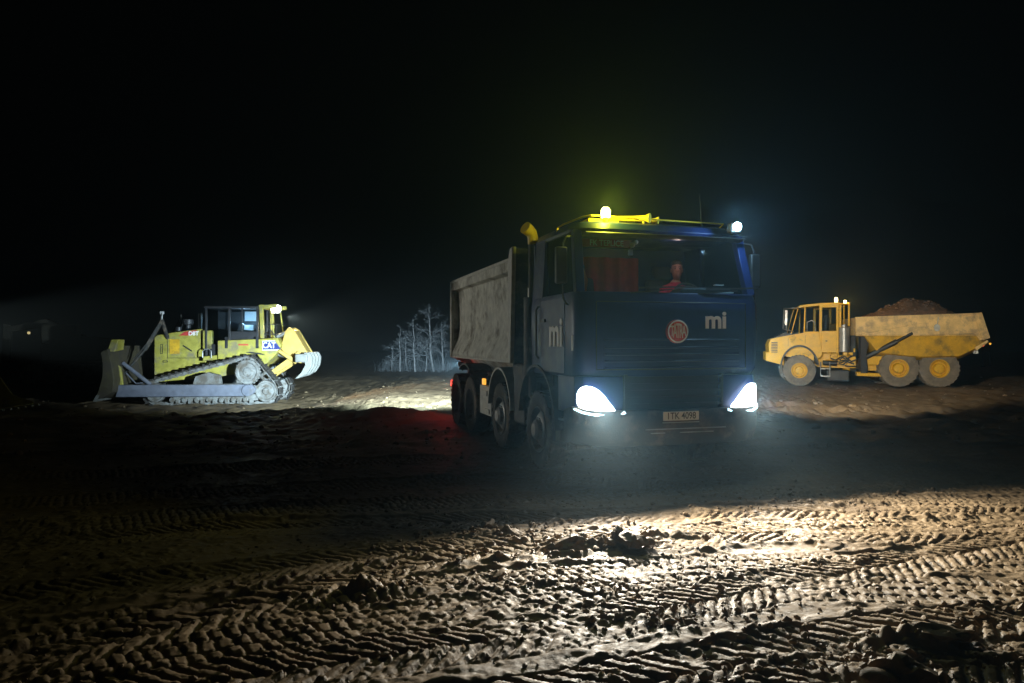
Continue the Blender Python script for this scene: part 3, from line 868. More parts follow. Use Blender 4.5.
# badges
b = MB(); b.lathe([(.0001, -.03), (.125, -.03), (.14, -.02), (.14, .02), (.0001, .02)], (.02, fy(.02)-.015, 1.85), 'y', 40)
bd = b.build("round_badge", M_red, T)
b = MB(); b.tube([(.02+.128*math.cos(a), fy(.02)-.048, 1.85+.128*math.sin(a)) for a in np.linspace(0, 2*math.pi, 36, endpoint=False)], .009, 6, True)
b.build("badge_ring", M_white, bd)
for i, (ch, hh, dx) in enumerate((("T", .72, -.078), ("A", .95, -.040), ("T", 1.0, 0), ("R", .95, .041), ("A", .72, .080))):
    o = text("badge_letter", ch, .17*hh*1.5, M_white, bd, (.02+dx, fy(.02)-.0475, 1.85-.002), (R(90), 0, 0), .002, .32/hh, .002)
text("front_lettering", "mi", .30, M_white, T, (.56, fy(.56)-.012, 1.985), (R(90), 0, 0), .008, 1.02, .006)
for s in (-1, 1):
    text("side_lettering", "mi", .50, M_white, T, (s*1.258, .70, 1.83), (R(90), 0, R(90*s)), .014, 1.0, .006)
# faint bright details by the corner
b = MB(); b.box(-1.262, -1.250, .12, .15, 1.62, 1.80); b.build("side_marker", M_steel, T)
# mirrors
for s in (-1, 1):
    b = MB()
    b.tube([(s*1.15, .36, 3.0), (s*1.27, .30, 2.98), (s*1.31, .30, 2.9), (s*1.31, .30, 2.25), (s*1.27, .3, 2.18), (s*1.2, .32, 2.16)], .012, 8)
    mm = b.build("mirror_arm", M_black, T)
    b = MB(); b.box(s*1.33-.07, s*1.33+.07, .27, .36, 2.42, 2.86)
    mh = b.build("mirror_housing", M_black, mm, bevel=.02)
# roof gear
b = MB()
b.loft([[(x, y, 3.19) for x, y in ((-.90, .52), (-.45, .50), (-.42, .95), (-.90, .95))], [(x, y, 3.27) for x, y in ((-.86, .58), (-.50, .56), (-.48, .90), (-.86, .90))]])
b.cyl((-.70, .44, 3.14), (-.70, .44, 3.27), .035)
rb = b.build("beacon_base", M_yel_lit, T, bevel=.01)
b = MB(); b.lathe([(.001, 0), (.055, 0), (.058, .02), (.054, .09), (.035, .12), (.001, .125)], (-.70, .44, 3.26), 'z', 24)
b.build("beacon_lens", E_beacon, rb)
b = MB()     # air horns
b.tube([(-.62, .62, 3.29), (-.3, .5, 3.285), (-.18, .40, 3.27), (-.14, .36, 3.265)], [.018, .022, .035, .062], 16)
b.tube([(-.62, .75, 3.29), (-.1, .62, 3.28), (.02, .54, 3.27), (.06, .51, 3.265)], [.016, .02, .03, .055], 16)
b.cyl((-.18, .45, 3.19), (-.18, .45, 3.25), .015); b.cyl((0, .55, 3.19), (0, .55, 3.25), .015)
b.build("air_horn", M_yel_lit, T)
b = MB()     # roof rail
b.tube([(-1.16, .95, 3.06), (-1.14, .95, 3.19), (-1.10, .85, 3.22), (-.98, .48, 3.26), (-.9, .42, 3.27)], .012, 8)
b.tube([(1.16, .95, 3.06), (1.14, .95, 3.19), (1.10, .85, 3.22), (.98, .48, 3.26), (-.9, .42, 3.27)], .010, 8)
b.build("roof_rail", M_yel_lit, T)
b = MB(); b.box(.80, .94, .02, .12, 3.08, 3.20); b.cyl((.87, .1, 3.06), (.87, .25, 3.16), .014)
wl = b.build("roof_lamp", M_black, T, bevel=.01)
b = MB(); b.ball((.87, .0, 3.15), .055, 8, (1, .7, 1)); b.build("lamp_lens", E_blue, wl)
b = MB(); b.box(1.22, 1.32, .95, 1.05, 3.15, 3.27); b.bar((1.16, 1.0, 3.1), (1.27, 1.0, 3.2), .03, .03); b.build("side_work_lamp", M_black, T, bevel=.01)
b = MB(); b.tube([(.70, .55, 3.18), (.70, .56, 3.4), (.69, .58, 3.65)], [.008, .006, .003], 6)
b.build("aerial", M_black, T)
# intake snorkel
b = MB()
b.tube([(-1.16, 1.93, .95), (-1.16, 1.93, 3.12)], .06, 20)
b.tube([(-1.16, 1.93, 1.25), (-1.16, 1.93, 2.35)], .13, 22)
sn = b.build("intake_stack", M_chassis, T)
b = MB()
b.tube([(-1.16, 1.93, 3.10), (-1.16, 1.93, 3.2), (-1.18, 1.93, 3.26), (-1.22, 1.91, 3.29), (-1.29, 1.88, 3.33)], [.07, .075, .08, .085, .09], 18)
b.build("snorkel_head", M_yel_lit, sn)
# second pipe
b = MB(); b.tube([(-1.02, 2.12, .9), (-1.02, 2.12, 2.9)], .06, 16); b.tube([(-1.02, 2.12, 1.2), (-1.02, 2.12, 2.5)], .15, 20)
b.build("exhaust_silencer", M_steel, T)
# cab steps, side tank, boxes
b = MB()
b.box(-1.22, -.9, .42, .95, .42, .46); b.box(-1.22, -.9, .45, .95, .75, .79); b.box(-1.22, -1.18, .42, .46, .42, 1.3); b.box(-1.22, -1.18, .92, .96, .42, 1.3); b.box(-1.1, -.9, .4, .96, .42, 1.3)
b.build("cab_step", M_chassis, T, bevel=.008)
b = MB(); b.box(1.18, 1.22, .42, .46, .42, 1.3); b.box(.9, 1.1, .4, .96, .42, 1.3); b.box(.9, 1.22, .42, .95, .42, .46)
b.build("cab_step", M_chassis, T, bevel=.008)
b = MB(); b.box(-1.20, -.8, 2.18, 2.78, .50, 1.40); b.build("fuel_tank", M_chassis, T, bevel=.05, seg=3)
b = MB(); b.box(-1.0, -.8, 1.83, 2.5, 1.55, 1.98); b.box(-1.21, -.9, 1.82, 2.02, 1.63, 2.0); b.build("air_box", M_steel, T, bevel=.02)
# chassis
b = MB()
for s in (-1, 1): b.box(s*.42-.05, s*.42+.05, .3, 7.3, .75, 1.05)
b.cyl((0, .6, .62), (0, 7.1, .62), .13, 16)
for u in (1.5, 3.42, 5.60, 6.88): b.cyl((-.85, u, .55), (.85, u, .55), .10, 14)
b.box(-.45, .45, .3, 1.4, .55, .95)
b.box(-1.15, 1.15, 7.42, 7.50, .62, .76)
b.build("chassis", M_chassis, T, bevel=.006)
# mudguards
def arch(name, u, r, w0, w1, a0, a1, z=.6, m=M_black):
    for s in (-1, 1):
        b = MB(); N = 18; pr = []
        for k in range(N+1):
            a = R(lerp(a0, a1, k/N)); pr.append((u-r*math.cos(a), z+r*math.sin(a)))
        for k in range(N, -1, -1):
            a = R(lerp(a0, a1, k/N)); pr.append((u-(r-.035)*math.cos(a), z+(r-.035)*math.sin(a)))
        b.prism(pr, s*w0, s*w1, 'yz'); b.build(name, m, T)
arch("mudguard", 1.5, .80, 1.27, .85, 0, 172, .62, M_chassis)
arch("mudguard", 3.42, .70, 1.26, .85, 5, 175, .62, M_bodyedge)
arch("mudguard", 6.24, 1.02, 1.20, .75, 62, 118, .28, M_chassis)
# side marker lamps and reflector plates
for u, z in ((4.62, 1.02),):
    b = MB(); b.box(-1.24, -1.19, u-.14, u-.02, z-.05, z+.06); b.build("marker_lamp", E_amber, T, bevel=.01)
b = MB(); b.box(-1.22, -1.20, 4.35, 4.75, .78, .87); b.box(-1.22, -1.20, 4.2, 4.5, .48, .56); b.box(-1.20, -1.12, 4.1, 4.9, .45, .95)
b.build("side_guard", M_bodyedge, T)
# wheels
def truck_wheel(u, s, dual):
    wh = empty("wheel", (s*1.235, u, .54), R(-90) if s < 0 else R(90), T)   # local -y faces outward
    b = tyre_mb(.54, .30, .29, 30, .018, 48)
    o = b.build("tyre", M_tyre, wh); o.location = (0, .15, 0)
    b = MB()
    if dual:
        prof = [(.30, .0), (.31, .01), (.29, .03), (.265, .06), (.255, .20), (.17, .22), (.13, .21), (.125, .13), (.08, .11), (.0001, .11)]
    else:
        prof = [(.30, .0), (.31, .01), (.29, .03), (.27, .06), (.255, .08), (.20, .03), (.17, .02), (.14, .03), (.13, -.03), (.09, -.06), (.0001, -.06)]
    b.lathe(prof+[(.0001, .26), (.28, .26), (.29, .2)], (0, 0, 0), 'y', 40, cap=False)
    for k in range(10):
        a = 2*math.pi*k/10
        y = .195 if dual else .0
        b.cyl((.15*math.cos(a), y, .15*math.sin(a)), (.15*math.cos(a), y+.05, .15*math.sin(a)), .016, 8)
    b.build("rim", M_rim, wh)
    if dual:
        b = tyre_mb(.54, .30, .29, 30, .018, 40); o = b.build("tyre", M_tyre, wh); o.location = (0, .50, 0)
    return wh
for u, d in ((1.5, 0), (3.42, 0), (5.60, 1), (6.88, 1)):
    for s in (-1, 1): truck_wheel(u, s, d)
# tipper body
b = MB()
# cross-section per side (x, z); concave side panel with rim rail above and rail below
sec = [(1.25, 2.97), (1.25, 2.80), (1.13, 2.78), (1.10, 2.4), (1.10, 1.98), (1.13, 1.78), (1.25, 1.50), (1.25, 1.42), (.9, 1.38), (.7, 1.18), (.45, 1.12)]
ins = [(.42, 1.2), (.8, 1.45), (1.05, 1.9), (1.06, 2.75), (1.17, 2.97)]
full = [(-x, z) for x, z in sec] + [(x, z) for x, z in sec[::-1]] + [(x, z) for x, z in ins[::-1]][::-1][::-1]
full = [(-x, z) for x, z in sec] + [(x, z) for x, z in reversed(sec)] + [(x, z) for x, z in reversed(ins)] + [(-x, z) for x, z in ins]
b.prism(full, 2.75, 7.2, 'xz')
body = b.build("tipper_body", M_body, T, bevel=.012, smooth=40)
b = MB()
b.prism([(-1.25, 2.97), (-1.25, 1.42), (-.7, 1.15), (.7, 1.15), (1.25, 1.42), (1.25, 2.97)], 7.20, 7.30, 'xz')
b.build("tailgate", M_body, body, bevel=.01)
b = MB()     # front wall (leans forward) with capping
b.prism([(2.62, 3.14), (2.78, 3.10), (2.80, 1.2), (2.75, 1.2)], -1.2, 1.2, 'yz')
b.build("headboard", M_chassis, body, bevel=.012)
b = MB()
for s in (-1, 1):
    b.box(s*1.235-.03, s*1.235+.03, 7.17, 7.33, 1.40, 3.0)     # rear post
    b.prism([(2.60, 3.16), (2.74, 3.14), (2.84, 2.97), (2.84, 1.40), (2.72, 1.40)], s*1.20, s*1.268, 'yz')
    b.box(s*1.22-.04, s*1.22+.045, 2.8, 7.2, 2.955, 3.01)
    b.box(s*1.22-.03, s*1.22+.04, 2.8, 7.2, 1.395, 1.46)
b.build("body_post", M_bodyedge, body, bevel=.012)
b = MB()     # load of earth showing just above the rim
b.loft([[(x, y, 2.55) for x, y in ((-1.0, 2.9), (1.0, 2.9), (1.0, 7.1), (-1.0, 7.1))], [(x, y, 2.8) for x, y in ((-.6, 3.4), (.6, 3.4), (.6, 6.6), (-.6, 6.6))]])
# underside subframe
b = MB(); b.box(-.5, .5, 2.9, 7.3, 1.06, 1.16); b.cyl((-.9, 7.2, 1.1), (.9, 7.2, 1.1), .06); b.build("subframe", M_chassis, body, bevel=.005)
# tail lamps and rear work lamp
for s in (-1, 1):
    b = MB(); b.box(s*1.0-.2, s*1.0+.2, 7.50, 7.56, .76, .90); b.build("tail_lamp", E_redl, T, bevel=.01)
b = MB(); b.box(-1.02, -.88, 7.55, 7.65, 1.18, 1.30); b.bar((-.95, 7.5, 1.1), (-.95, 7.58, 1.24), .03, .03)
rl = b.build("rear_work_lamp", M_black, T, bevel=.01)
b = MB(); b.box(-1.0, -.90, 7.652, 7.66, 1.20, 1.28); b.build("lamp_lens", E_work, rl)
# interior
b = MB()
b.box(-1.15, 1.15, .20, .62, 1.5, 2.30); b.loft([[(x, y, 2.30) for x, y in ((.25, .35), (1.05, .35), (1.05, .75), (.25, .75))], [(x, y, 2.42) for x, y in ((.32, .35), (1.0, .35), (1.0, .6), (.32, .6))]])
b.build("dashboard", M_black, T, bevel=.03)
b = MB(); b.tube([(.66+.21*math.cos(a), .80+.09*math.sin(a), 2.32+.19*math.sin(a)) for a in np.linspace(0, 2*math.pi, 28, endpoint=False)], .016, 8, True)
b.tube([(.66, .80, 2.32), (.66, .62, 2.15)], .03, 8); b.bar((.46, .80, 2.32), (.86, .80, 2.32), .02, .03); b.build("steering_wheel", M_black, T)
for x in (-.66, .66):
    b = MB(); b.box(x-.26, x+.26, .95, 1.45, 1.75, 1.90); b.bar((x, 1.40, 1.85), (x, 1.56, 2.60), .50, .14, (0, 1, 0)); b.bar((x, 1.55, 2.62), (x, 1.58, 2.80), .28, .1, (0, 1, 0))
    b.build("seat", M_seat, T, bevel=.04, seg=3)
b = MB()     # maroon curtain folds along the rear wall
pts = [(x, 1.66-.03*math.sin(x*28)) for x in np.linspace(-1.08, .35, 70)]
b.prism(pts+[(x, y+.012) for x, y in reversed(pts)], 2.25, 2.92, 'xy')
b.build("curtain", M_curtain, T)
b = MB(); b.box(-1.0, -.32, .50, .512, 2.90, 3.0); bn = b.build("banner", M_curtain, T)
text("banner_lettering", "FK TEPLICE", .10, M_white, bn, (-.66, .498, 2.95), (R(90), 0, 0), .001, .92, .001)
b = MB(); b.prism([(-1.04, 2.85), (-1.0, 2.87), (-.86, 2.5), (-.88, 2.36), (-1.0, 2.4)], .62, .66, 'xz'); b.build("hi_vis_vest", M_orange, T)
b = MB(); b.ball((-.35, .42, 2.93), .035, 7, (1, .7, 1)); b.ball((-.30, .42, 2.965), .03, 7); b.box(-.40, -.35, .40, .43, 2.80, 2.87); b.cyl((-.37, .42, 2.87), (-.36, .42, 2.95), .003, 6)
b.build("hanging_trinket", M_white, T)
b = MB(); b.box(.76, 1.0, .28, .42, 2.345, 2.36); b.box(.72, .84, .25, .3, 2.44, 2.45); b.build("papers", M_white, T)

# ------------------------------------------------------------------ driver
def driver():
    root_loc = t2w(.66, 1.12, 0)
    bm = bmesh.new()
    ly = bm.verts.layers.skin.verify()
    V = {}
    def v(k, p, r):
        x = bm.verts.new(p); x[ly].radius = (r[0], r[1]) if isinstance(r, tuple) else (r, r); V[k] = x; return x
    # local: driver faces -y, z up, seat at 1.90
    v('pel', (0, .08, 1.98), (.17, .12)); v('wai', (0, .09, 2.14), (.15, .11)); v('che', (0, .07, 2.32), (.175, .12)); v('sho', (0, .06, 2.46), (.15, .09))
    v('nk0', (0, .04, 2.53), .062); v('nk1', (0, .02, 2.60), .055)
    for s, k in ((-1, 'l'), (1, 'r')):
        v(k+'s', (s*.19, .05, 2.44), .068); v(k+'e', (s*.27, -.12, 2.26), .045); v(k+'w', (s*.205, -.28, 2.37), .027); v(k+'p', (s*.20, -.335, 2.385), (.036, .018))
        v(k+'h', (s*.10, .02, 1.97), .092); v(k+'k', (s*.17, -.40, 2.02), .062); v(k+'a', (s*.17, -.48, 1.62), .042); v(k+'f', (s*.17, -.66, 1.58), .04)
    E_ = [('pel', 'wai'), ('wai', 'che'), ('che', 'sho'), ('sho', 'nk0'), ('nk0', 'nk1')]
    for k in 'lr': E_ += [('sho', k+'s'), (k+'s', k+'e'), (k+'e', k+'w'), (k+'w', k+'p'), ('pel', k+'h'), (k+'h', k+'k'), (k+'k', k+'a'), (k+'a', k+'f')]
    for a, c in E_: bm.edges.new((V[a], V[c]))
    V['pel'][ly].use_root = True
    me = bpy.data.meshes.new("tmp"); bm.to_mesh(me); bm.free()
    o = bpy.data.objects.new("tmp", me); COL.objects.link(o)
    o.modifiers.new("s", 'SKIN').use_smooth_shade = True
    o.modifiers.new("u", 'SUBSURF').levels = 2
    dg = bpy.context.evaluated_depsgraph_get(); me2 = bpy.data.meshes.new_from_object(o.evaluated_get(dg))
    bpy.data.objects.remove(o)
    b = MB(); b._add([v.co[:] for v in me2.vertices], [list(p.vertices) for p in me2.polygons])
    # head: profile-shaped loft, turned slightly towards the camera side
    hr = Matrix.Translation((0, 0, 2.60)) @ Matrix.Rotation(R(-24), 4, 'Z')
    b.M = hr
    rings = []
    for z, w, f, bk in ((-.02, .045, -.03, .07), (.02, .055, -.085, .075), (.05, .064, -.098, .085), (.09, .071, -.098, .095), (.13, .075, -.096, .103), (.17, .076, -.096, .105), (.205, .068, -.082, .095), (.23, .048, -.055, .07), (.243, .02, -.02, .03)):
        rings.append([((w*math.cos(a)), ((bk if math.sin(a) > 0 else -f)*math.sin(a)), z) for a in np.linspace(0, 2*math.pi, 20, endpoint=False)])
    b.loft(rings)
    b.loft([[(x, y, z) for x, y, z in ((-.012, -.09, .125), (.012, -.09, .125), (.008, -.09, .13), (-.008, -.09, .13))], [(x, y, z) for x, y, z in ((-.017, -.118, .085), (.017, -.118, .085), (.012, -.09, .075), (-.012, -.09, .075))]])
    b.tube([(-.022, -.092, .052), (0, -.1, .05), (.022, -.092, .052)], .006, 6)
    for s in (-1, 1):
        b.ball((s*.031, -.084, .125), .012, 6)
        b.ball((s*.078, .012, .11), .022, 6, (.4, 1, 1.5))
        b.bar((s*.015, -.098, .146), (s*.046, -.092, .148), .008, .006)
    b.M = None
    # hands gripping the wheel: fingers curl round the rim
    for s in (-1, 1):
        px, py, pz = s*.20, -.335, 2.385
        for k, (dl, L) in enumerate(((-.027, .9), (-.009, 1.0), (.009, .95), (.027, .78))):
            q = [(px+dl*.3, py-.0, pz+dl), (px+dl*.3, py-.03*L, pz+dl+.006), (px+dl*.3-s*.012, py-.045*L, pz+dl-.005), (px+dl*.3-s*.03, py-.03*L, pz+dl-.012)]
            b.tube(q, [.0095, .0092, .0085, .007], 8)
        b.tube([(px-s*.015, py+.02, pz+.02), (px-s*.035, py-.005, pz+.03), (px-s*.04, py-.03, pz+.028)], [.011, .0105, .008], 8)
    bpy.data.meshes.remove(me2)
    d = b.build("person", [M_shirt], None, smooth=60)
    rm = d.modifiers.new("r", 'REMESH'); rm.mode = 'VOXEL'; rm.voxel_size = .0065; rm.use_smooth_shade = True
    dg = bpy.context.evaluated_depsgraph_get(); me3 = bpy.data.meshes.new_from_object(d.evaluated_get(dg))
    d.modifiers.clear(); d.data = me3; me3.name = "person"
    me3.materials.clear()
    hri = hr.inverted()
    for mm in (M_shirt, M_skin, M_trouser, M_hair): me3.materials.append(mm)
    for p in me3.polygons:
        c = p.center
        k = 0
        if c.z > 2.545: k = 1
        elif c.y < -.17 and c.z > 2.2: k = 1
        elif c.z < 2.06: k = 2
        if c.z > 2.6:
            q = hri @ c
            if any((q-Vector((s*.031, -.094, .125))).length < .0105 for s in (-1, 1)) or (q.y < -.085 and abs(abs(q.x)-.031) < .017 and .142 < q.z < .153): k = 3
        p.material_index = k; p.use_smooth = True
    d.location = (root_loc.x, root_loc.y, .02); d.rotation_euler = (0, 0, TH)
    tag(d, "driver in a red shirt seated at the steering wheel of the tipper truck", "person")
    b = MB(); b.M = hr
    rings = []
    for z, w, f, bk in ((.10, .079, -.0, .108), (.15, .081, -.03, .112), (.18, .081, -.09, .112), (.212, .073, -.088, .102), (.238, .052, -.06, .075), (.252, .02, -.02, .03)):
        rings.append([((w*math.cos(a)), ((bk if math.sin(a) > 0 else -f)*math.sin(a)), z) for a in np.linspace(0, 2*math.pi, 20, endpoint=False)])
    b.loft(rings); b.build("hair", M_hair, d, smooth=60)
driver()
# ================================================================== bulldozer (local x to the rear, y away, z up)
D = empty("bulldozer", (DOZ[0], DOZ[1], DOZ_Z), DOZ_A)
D.scale = (1, 1, 1.05)
tag(D, "yellow crawler bulldozer with raised rear ripper and high-drive steel tracks", "bulldozer")
def crawler(y0, y1, near):
    """one track chain: shoes around the triangular path"""
    cx = [(2.15, .47, .45), (1.49, 1.11, .47), (-1.72, .44, .40)]
    S, C, F = (2.15, .46), (1.49, 1.13), (-1.72, .43)
    rI, rS, rF = .44, .50, .40
    path = []
    def arc(c, r, a0, a1, n=8):
        for k in range(n+1):
            a = R(lerp(a0, a1, k/n)); path.append((c[0]+r*math.cos(a), c[1]+r*math.sin(a)))
    arc(F, rF, 270, 105, 9)
    arc(C, rS, 108, 35, 6)
    arc(S, rI, 35, -90, 8)
    # resample evenly
    pts = path+[path[0]]; L = [0]
    for i in range(len(pts)-1): L.append(L[-1]+math.dist(pts[i], pts[i+1]))
    N = 44; tot = L[-1]
    def at(s):
        s %= tot
        for i in range(len(L)-1):
            if L[i+1] >= s:
                t = (s-L[i])/(L[i+1]-L[i]+1e-9); a, c = pts[i], pts[i+1]
                return (lerp(a[0], c[0], t), lerp(a[1], c[1], t))
    out = []
    for k in range(N):
        p, q = at(k*tot/N), at((k+.9)*tot/N)
        c = ((p[0]+q[0])/2, (p[1]+q[1])/2); d = Vector((q[0]-p[0], 0, q[1]-p[1])); l = d.length; d.normalize()
        nrm = Vector((-d.z, 0, d.x))
        # outward side
        out.append((Vector((c[0], 0, c[1])), d, nrm, l))
    shoes, links = MB(), MB()
    for c, d, n, l in out:
        a, e = c-d*l/2, c+d*l/2
        for (w, h, o0, ya, yb, tgt) in ((l, .035, .055, y0, y1, shoes),):
            vs = []
            for yy_ in (ya, yb):
                for (t, o) in ((-.5, 0), (.5, 0), (.5, 1), (-.5, 1)):
                    p = c+d*(l*t)+n*(o0+(h if o else 0)); vs.append((p.x, yy_, p.z))
            tgt._add(vs, [(0, 1, 2, 3), (7, 6, 5, 4), (0, 4, 5, 1), (1, 5, 6, 2), (2, 6, 7, 3), (3, 7, 4, 0)])
            vs = []
            for yy_ in (ya, yb):     # grouser bar
                for (t, o) in ((-.42, .09), (-.28, .09), (-.30, .145), (-.38, .145)):
                    p = c+d*(l*t)+n*o; vs.append((p.x, yy_, p.z))
            tgt._add(vs, [(0, 1, 2, 3), (7, 6, 5, 4), (0, 4, 5, 1), (1, 5, 6, 2), (2, 6, 7, 3), (3, 7, 4, 0)])
        ym = (y0+y1)/2
        for yo in (-.11, .07):
            vs = []
            for yy_ in (ym+yo, ym+yo+.04):
                for (t, o) in ((-.62, -.045), (.45, -.07), (.62, .045), (-.45, .055)):
                    p = c+d*(l*t)+n*o; vs.append((p.x, yy_, p.z))
            links._add(vs, [(0, 1, 2, 3), (7, 6, 5, 4), (0, 4, 5, 1), (1, 5, 6, 2), (2, 6, 7, 3), (3, 7, 4, 0)])
        p = c-d*l*.45; links.cyl((p.x, ym-.15, p.z), (p.x, ym+.15, p.z), .035, 10)
    tr = shoes.build("track", M_trackshoe, D, bevel=.0)
    links.build("track_links", M_track, tr)
    sgn = -1 if near else 1; yf = ym+sgn*.16
    b = MB()     # drive sprocket
    b.lathe([(.0001, -.02*1), (.14, -.02), (.16, .02), (.30, .03), (.34, .0), (.42, .0), (.43, .04), (.43, .2), (.0001, .2)] if near else [(.0001, 0), (.43, 0), (.43, .2), (.0001, .2)], (1.49, yf-.1, 1.13), 'y', 44)
    for k in range(12):
        a = 2*math.pi*k/12; b.cyl((1.49+.25*math.cos(a), yf-.10, 1.13+.25*math.sin(a)), (1.49+.25*math.cos(a), yf-.05, 1.13+.25*math.sin(a)), .02, 8)
    for k in range(24):
        a = 2*math.pi*k/24; p = Vector((1.49+.44*math.cos(a), 0, 1.13+.44*math.sin(a)))
        b.cyl((p.x, yf-.04, p.z), (p.x, yf+.10, p.z), .03, 6)
    b.build("sprocket", M_track, tr)
    for (c, r) in ((S, .36), (F, .32)):
        b = MB(); b.lathe([(.0001, -.05), (.10, -.05), (.12, .02), (r-.08, .03), (r-.05, -.01), (r, -.01), (r+.01, .2), (.0001, .2)], (c[0], yf-.1, c[1]), 'y', 36)
        b.build("idler", M_track, tr)
    b = MB()     # roller frame with guards and rollers
    b.prism([(-1.5, .40), (1.9, .40), (2.1, .62), (1.2, .72), (-1.3, .68)], yf-.12, yf+.25)
    b.prism([(-.45, .68), (.55, .68), (.5, 1.02), (.1, 1.12), (-.35, .98)], yf-.06, yf+.2)
    b.prism([(-1.1, .13), (1.85, .13), (1.95, .36), (-1.15, .36)], yf-.05, yf+.03)
    for k in range(7):
        x = -1.15+.43*k; b.cyl((x, yf-.13, .17), (x, yf-.05, .17), .09, 14)
        b.box(x+.12, x+.28, yf-.09, yf-.05, .04, .19)
    b.build("roller_frame", M_track, tr, bevel=.012)
crawler(-1.35, -.80, True)
crawler(.80, 1.35, False)
b = MB()     # hood and engine enclosure
b.prism([(-2.03, .98), (-2.03, 2.33), (-1.92, 2.42), (-1.3, 2.52), (-.45, 2.63), (-.18, 2.66), (-.18, 1.35), (-.6, 1.25)], -.62, .62)
b.prism([(-1.95, .75), (.4, .95), (1.9, 1.2), (1.9, 1.9), (-.1, 1.9), (-.3, 1.3), (-1.95, 1.1)], -.55, .55)
hood = b.build("hood", M_cat, D, bevel=.03, seg=3)
b = MB(); b.box(-1.48, -1.12, -.632, -.622, 1.75, 2.27); b.build("engine_grille", M_bedlow, hood)
b = MB()
for p in (((-1.80, 1.75), (-1.72, 2.1)), ((-1.72, 1.45), (-1.55, 1.52))): 
    (x0, z0), (x1, z1) = p
    b.box(x0, x1, -.628, -.621, z0, z0+.02); b.box(x0, x1, -.628, -.621, z1-.02, z1); b.box(x0, x0+.02, -.628, -.621, z0+.02, z1-.02); b.box(x1-.02, x1, -.628, -.621, z0+.02, z1-.02)
b.box(-1.56, -1.545, -.628, -.621, 1.6, 2.4); b.box(-1.55, -.3, -.628, -.621, 1.6, 1.615); b.bar((-1.0, -.64, 2.05), (-.68, -.64, 1.85), .02, .04); b.box(-.28, -.24, -.64, -.62, 1.5, 2.5)
b.build("panel_seams", M_catdark, hood)
b = MB(); b.prism([(-1.15, 2.40), (-.95, 2.53), (-.52, 2.60), (-.52, 2.53), (-.75, 2.40)], -.634, -.622); b.build("hood_stripe", M_red, hood)
text("hood_lettering", "D8T", .20, M_white, hood, (-.62, -.634, 2.47), (R(90), 0, 0), .006, 1, .003)
b = MB(); b.cyl((-.5, -.25, 2.6), (-.5, -.25, 3.15), .075, 16); b.cyl((-.5, -.25, 3.15), (-.5, -.25, 3.2), .085, 16, .06); b.build("exhaust_pipe", M_steel, D)
b = MB(); b.cyl((-1.05, .1, 2.55), (-1.05, .1, 2.85), .10, 16); b.cyl((-1.05, .1, 2.8), (-1.05, .1, 3.0), .19, 18); b.cyl((-1.3, -.2, 2.5), (-1.3, -.2, 2.72), .12, 14); b.build("air_precleaner", M_catdark, D, bevel=.02)
b = MB()     # fenders, tanks
b.prism([(.35, 1.55), (.35, 2.22), (1.9, 2.28), (2.50, 2.32), (2.62, 2.05), (2.45, 1.75), (2.05, 1.35), (1.75, 1.75), (1.3, 1.72), (.9, 1.62)], -1.02, 1.02)
b.prism([(-.2, 1.5), (.35, 1.56), (.35, 1.72), (-.2, 1.66)], -.95, .95)
b.box(-.25, .1, -.8, -.62, 1.9, 2.58)
fn = b.build("rear_fender", M_cat, D, bevel=.03, seg=3)
b = MB(); b.prism([(1.98, 1.90), (2.62, 1.92), (2.42, 2.20), (1.98, 2.19)], -1.035, -1.02); lg = b.build("maker_badge", M_navy, fn)
b = MB(); b.prism([(1.955, 1.875), (2.54, 1.885), (2.54, 1.905), (1.975, 1.898), (1.975, 2.195), (2.42, 2.20), (2.42, 2.22), (1.955, 2.215)], -1.038, -1.021); b.build("badge_border", M_white, lg)
text("badge_lettering", "CAT", .29, M_white, lg, (2.20, -1.039, 2.05), (R(90), 0, 0), .005, .80, .003)
b = MB(); b.box(1.1, 1.45, -1.03, -1.02, 2.05, 2.10); b.build("fender_decal", M_red, fn)
b = MB(); b.prism([(1.35, 1.80), (2.1, 1.70), (1.9, 1.78), (1.5, 1.83)], -1.03, -1.02); b.build("vent_slot", M_catdark, fn)
for x in (.62, 1.72):
    b = MB(); b.box(x, x+.1, -1.04, -1.02, 1.95, 2.35); b.build("fender_bracket", M_catdark, fn)
b = MB(); b.tube([(-.18, -1.0, 1.62), (-.18, -1.0, 1.85), (-.1, -1.0, 1.92), (.05, -1.0, 1.92), (.12, -1.0, 1.85), (.12, -1.0, 1.62)], .022, 8); b.build("grab_rail", M_steel, D)
# cab
b = MB()
for x, y in ((-.12, -.78), (.72, -.82), (1.72, -.78), (-.12, .78), (.72, .82), (1.72, .78)):
    b.bar((x, y, 1.65 if x < .5 else 2.2), (x, y, 3.36), .08, .08)
b.box(-.18, 1.78, -.86, .86, 3.36, 3.44)
b.box(-.14, .72, -.80, -.76, 1.62, 2.10); b.box(-.14, 1.7, .70, .76, 1.7, 3.3)
b.box(.68, 1.75, -.84, -.80, 2.2, 2.55); b.box(1.68, 1.74, -.8, .8, 2.2, 2.6); b.box(-.1, 1.7, -.7, .7, 1.6, 1.75)
b.box(1.15, 1.2, -.84, -.80, 2.5, 3.36)
dc = b.build("cab", M_catdark, D, bevel=.012)
b = MB(); b.box(-.10, .70, -.79, -.785, 1.75, 3.34); b.box(.76, 1.15, -.82, -.815, 2.55, 3.34); b.box(1.2, 1.68, -.82, -.815, 2.55, 3.34); b.box(-.13, -.125, -.74, .74, 1.9, 3.34); b.box(1.70, 1.705, -.74, .74, 2.6, 3.34)
b.build("cab_window", M_glass, dc)
b = MB(); b.box(.35, .85, -.25, .25, 2.0, 2.2); b.bar((.85, 0, 2.1), (.95, 0, 2.85), .5, .12); b.build("seat", M_seat, dc, bevel=.04)
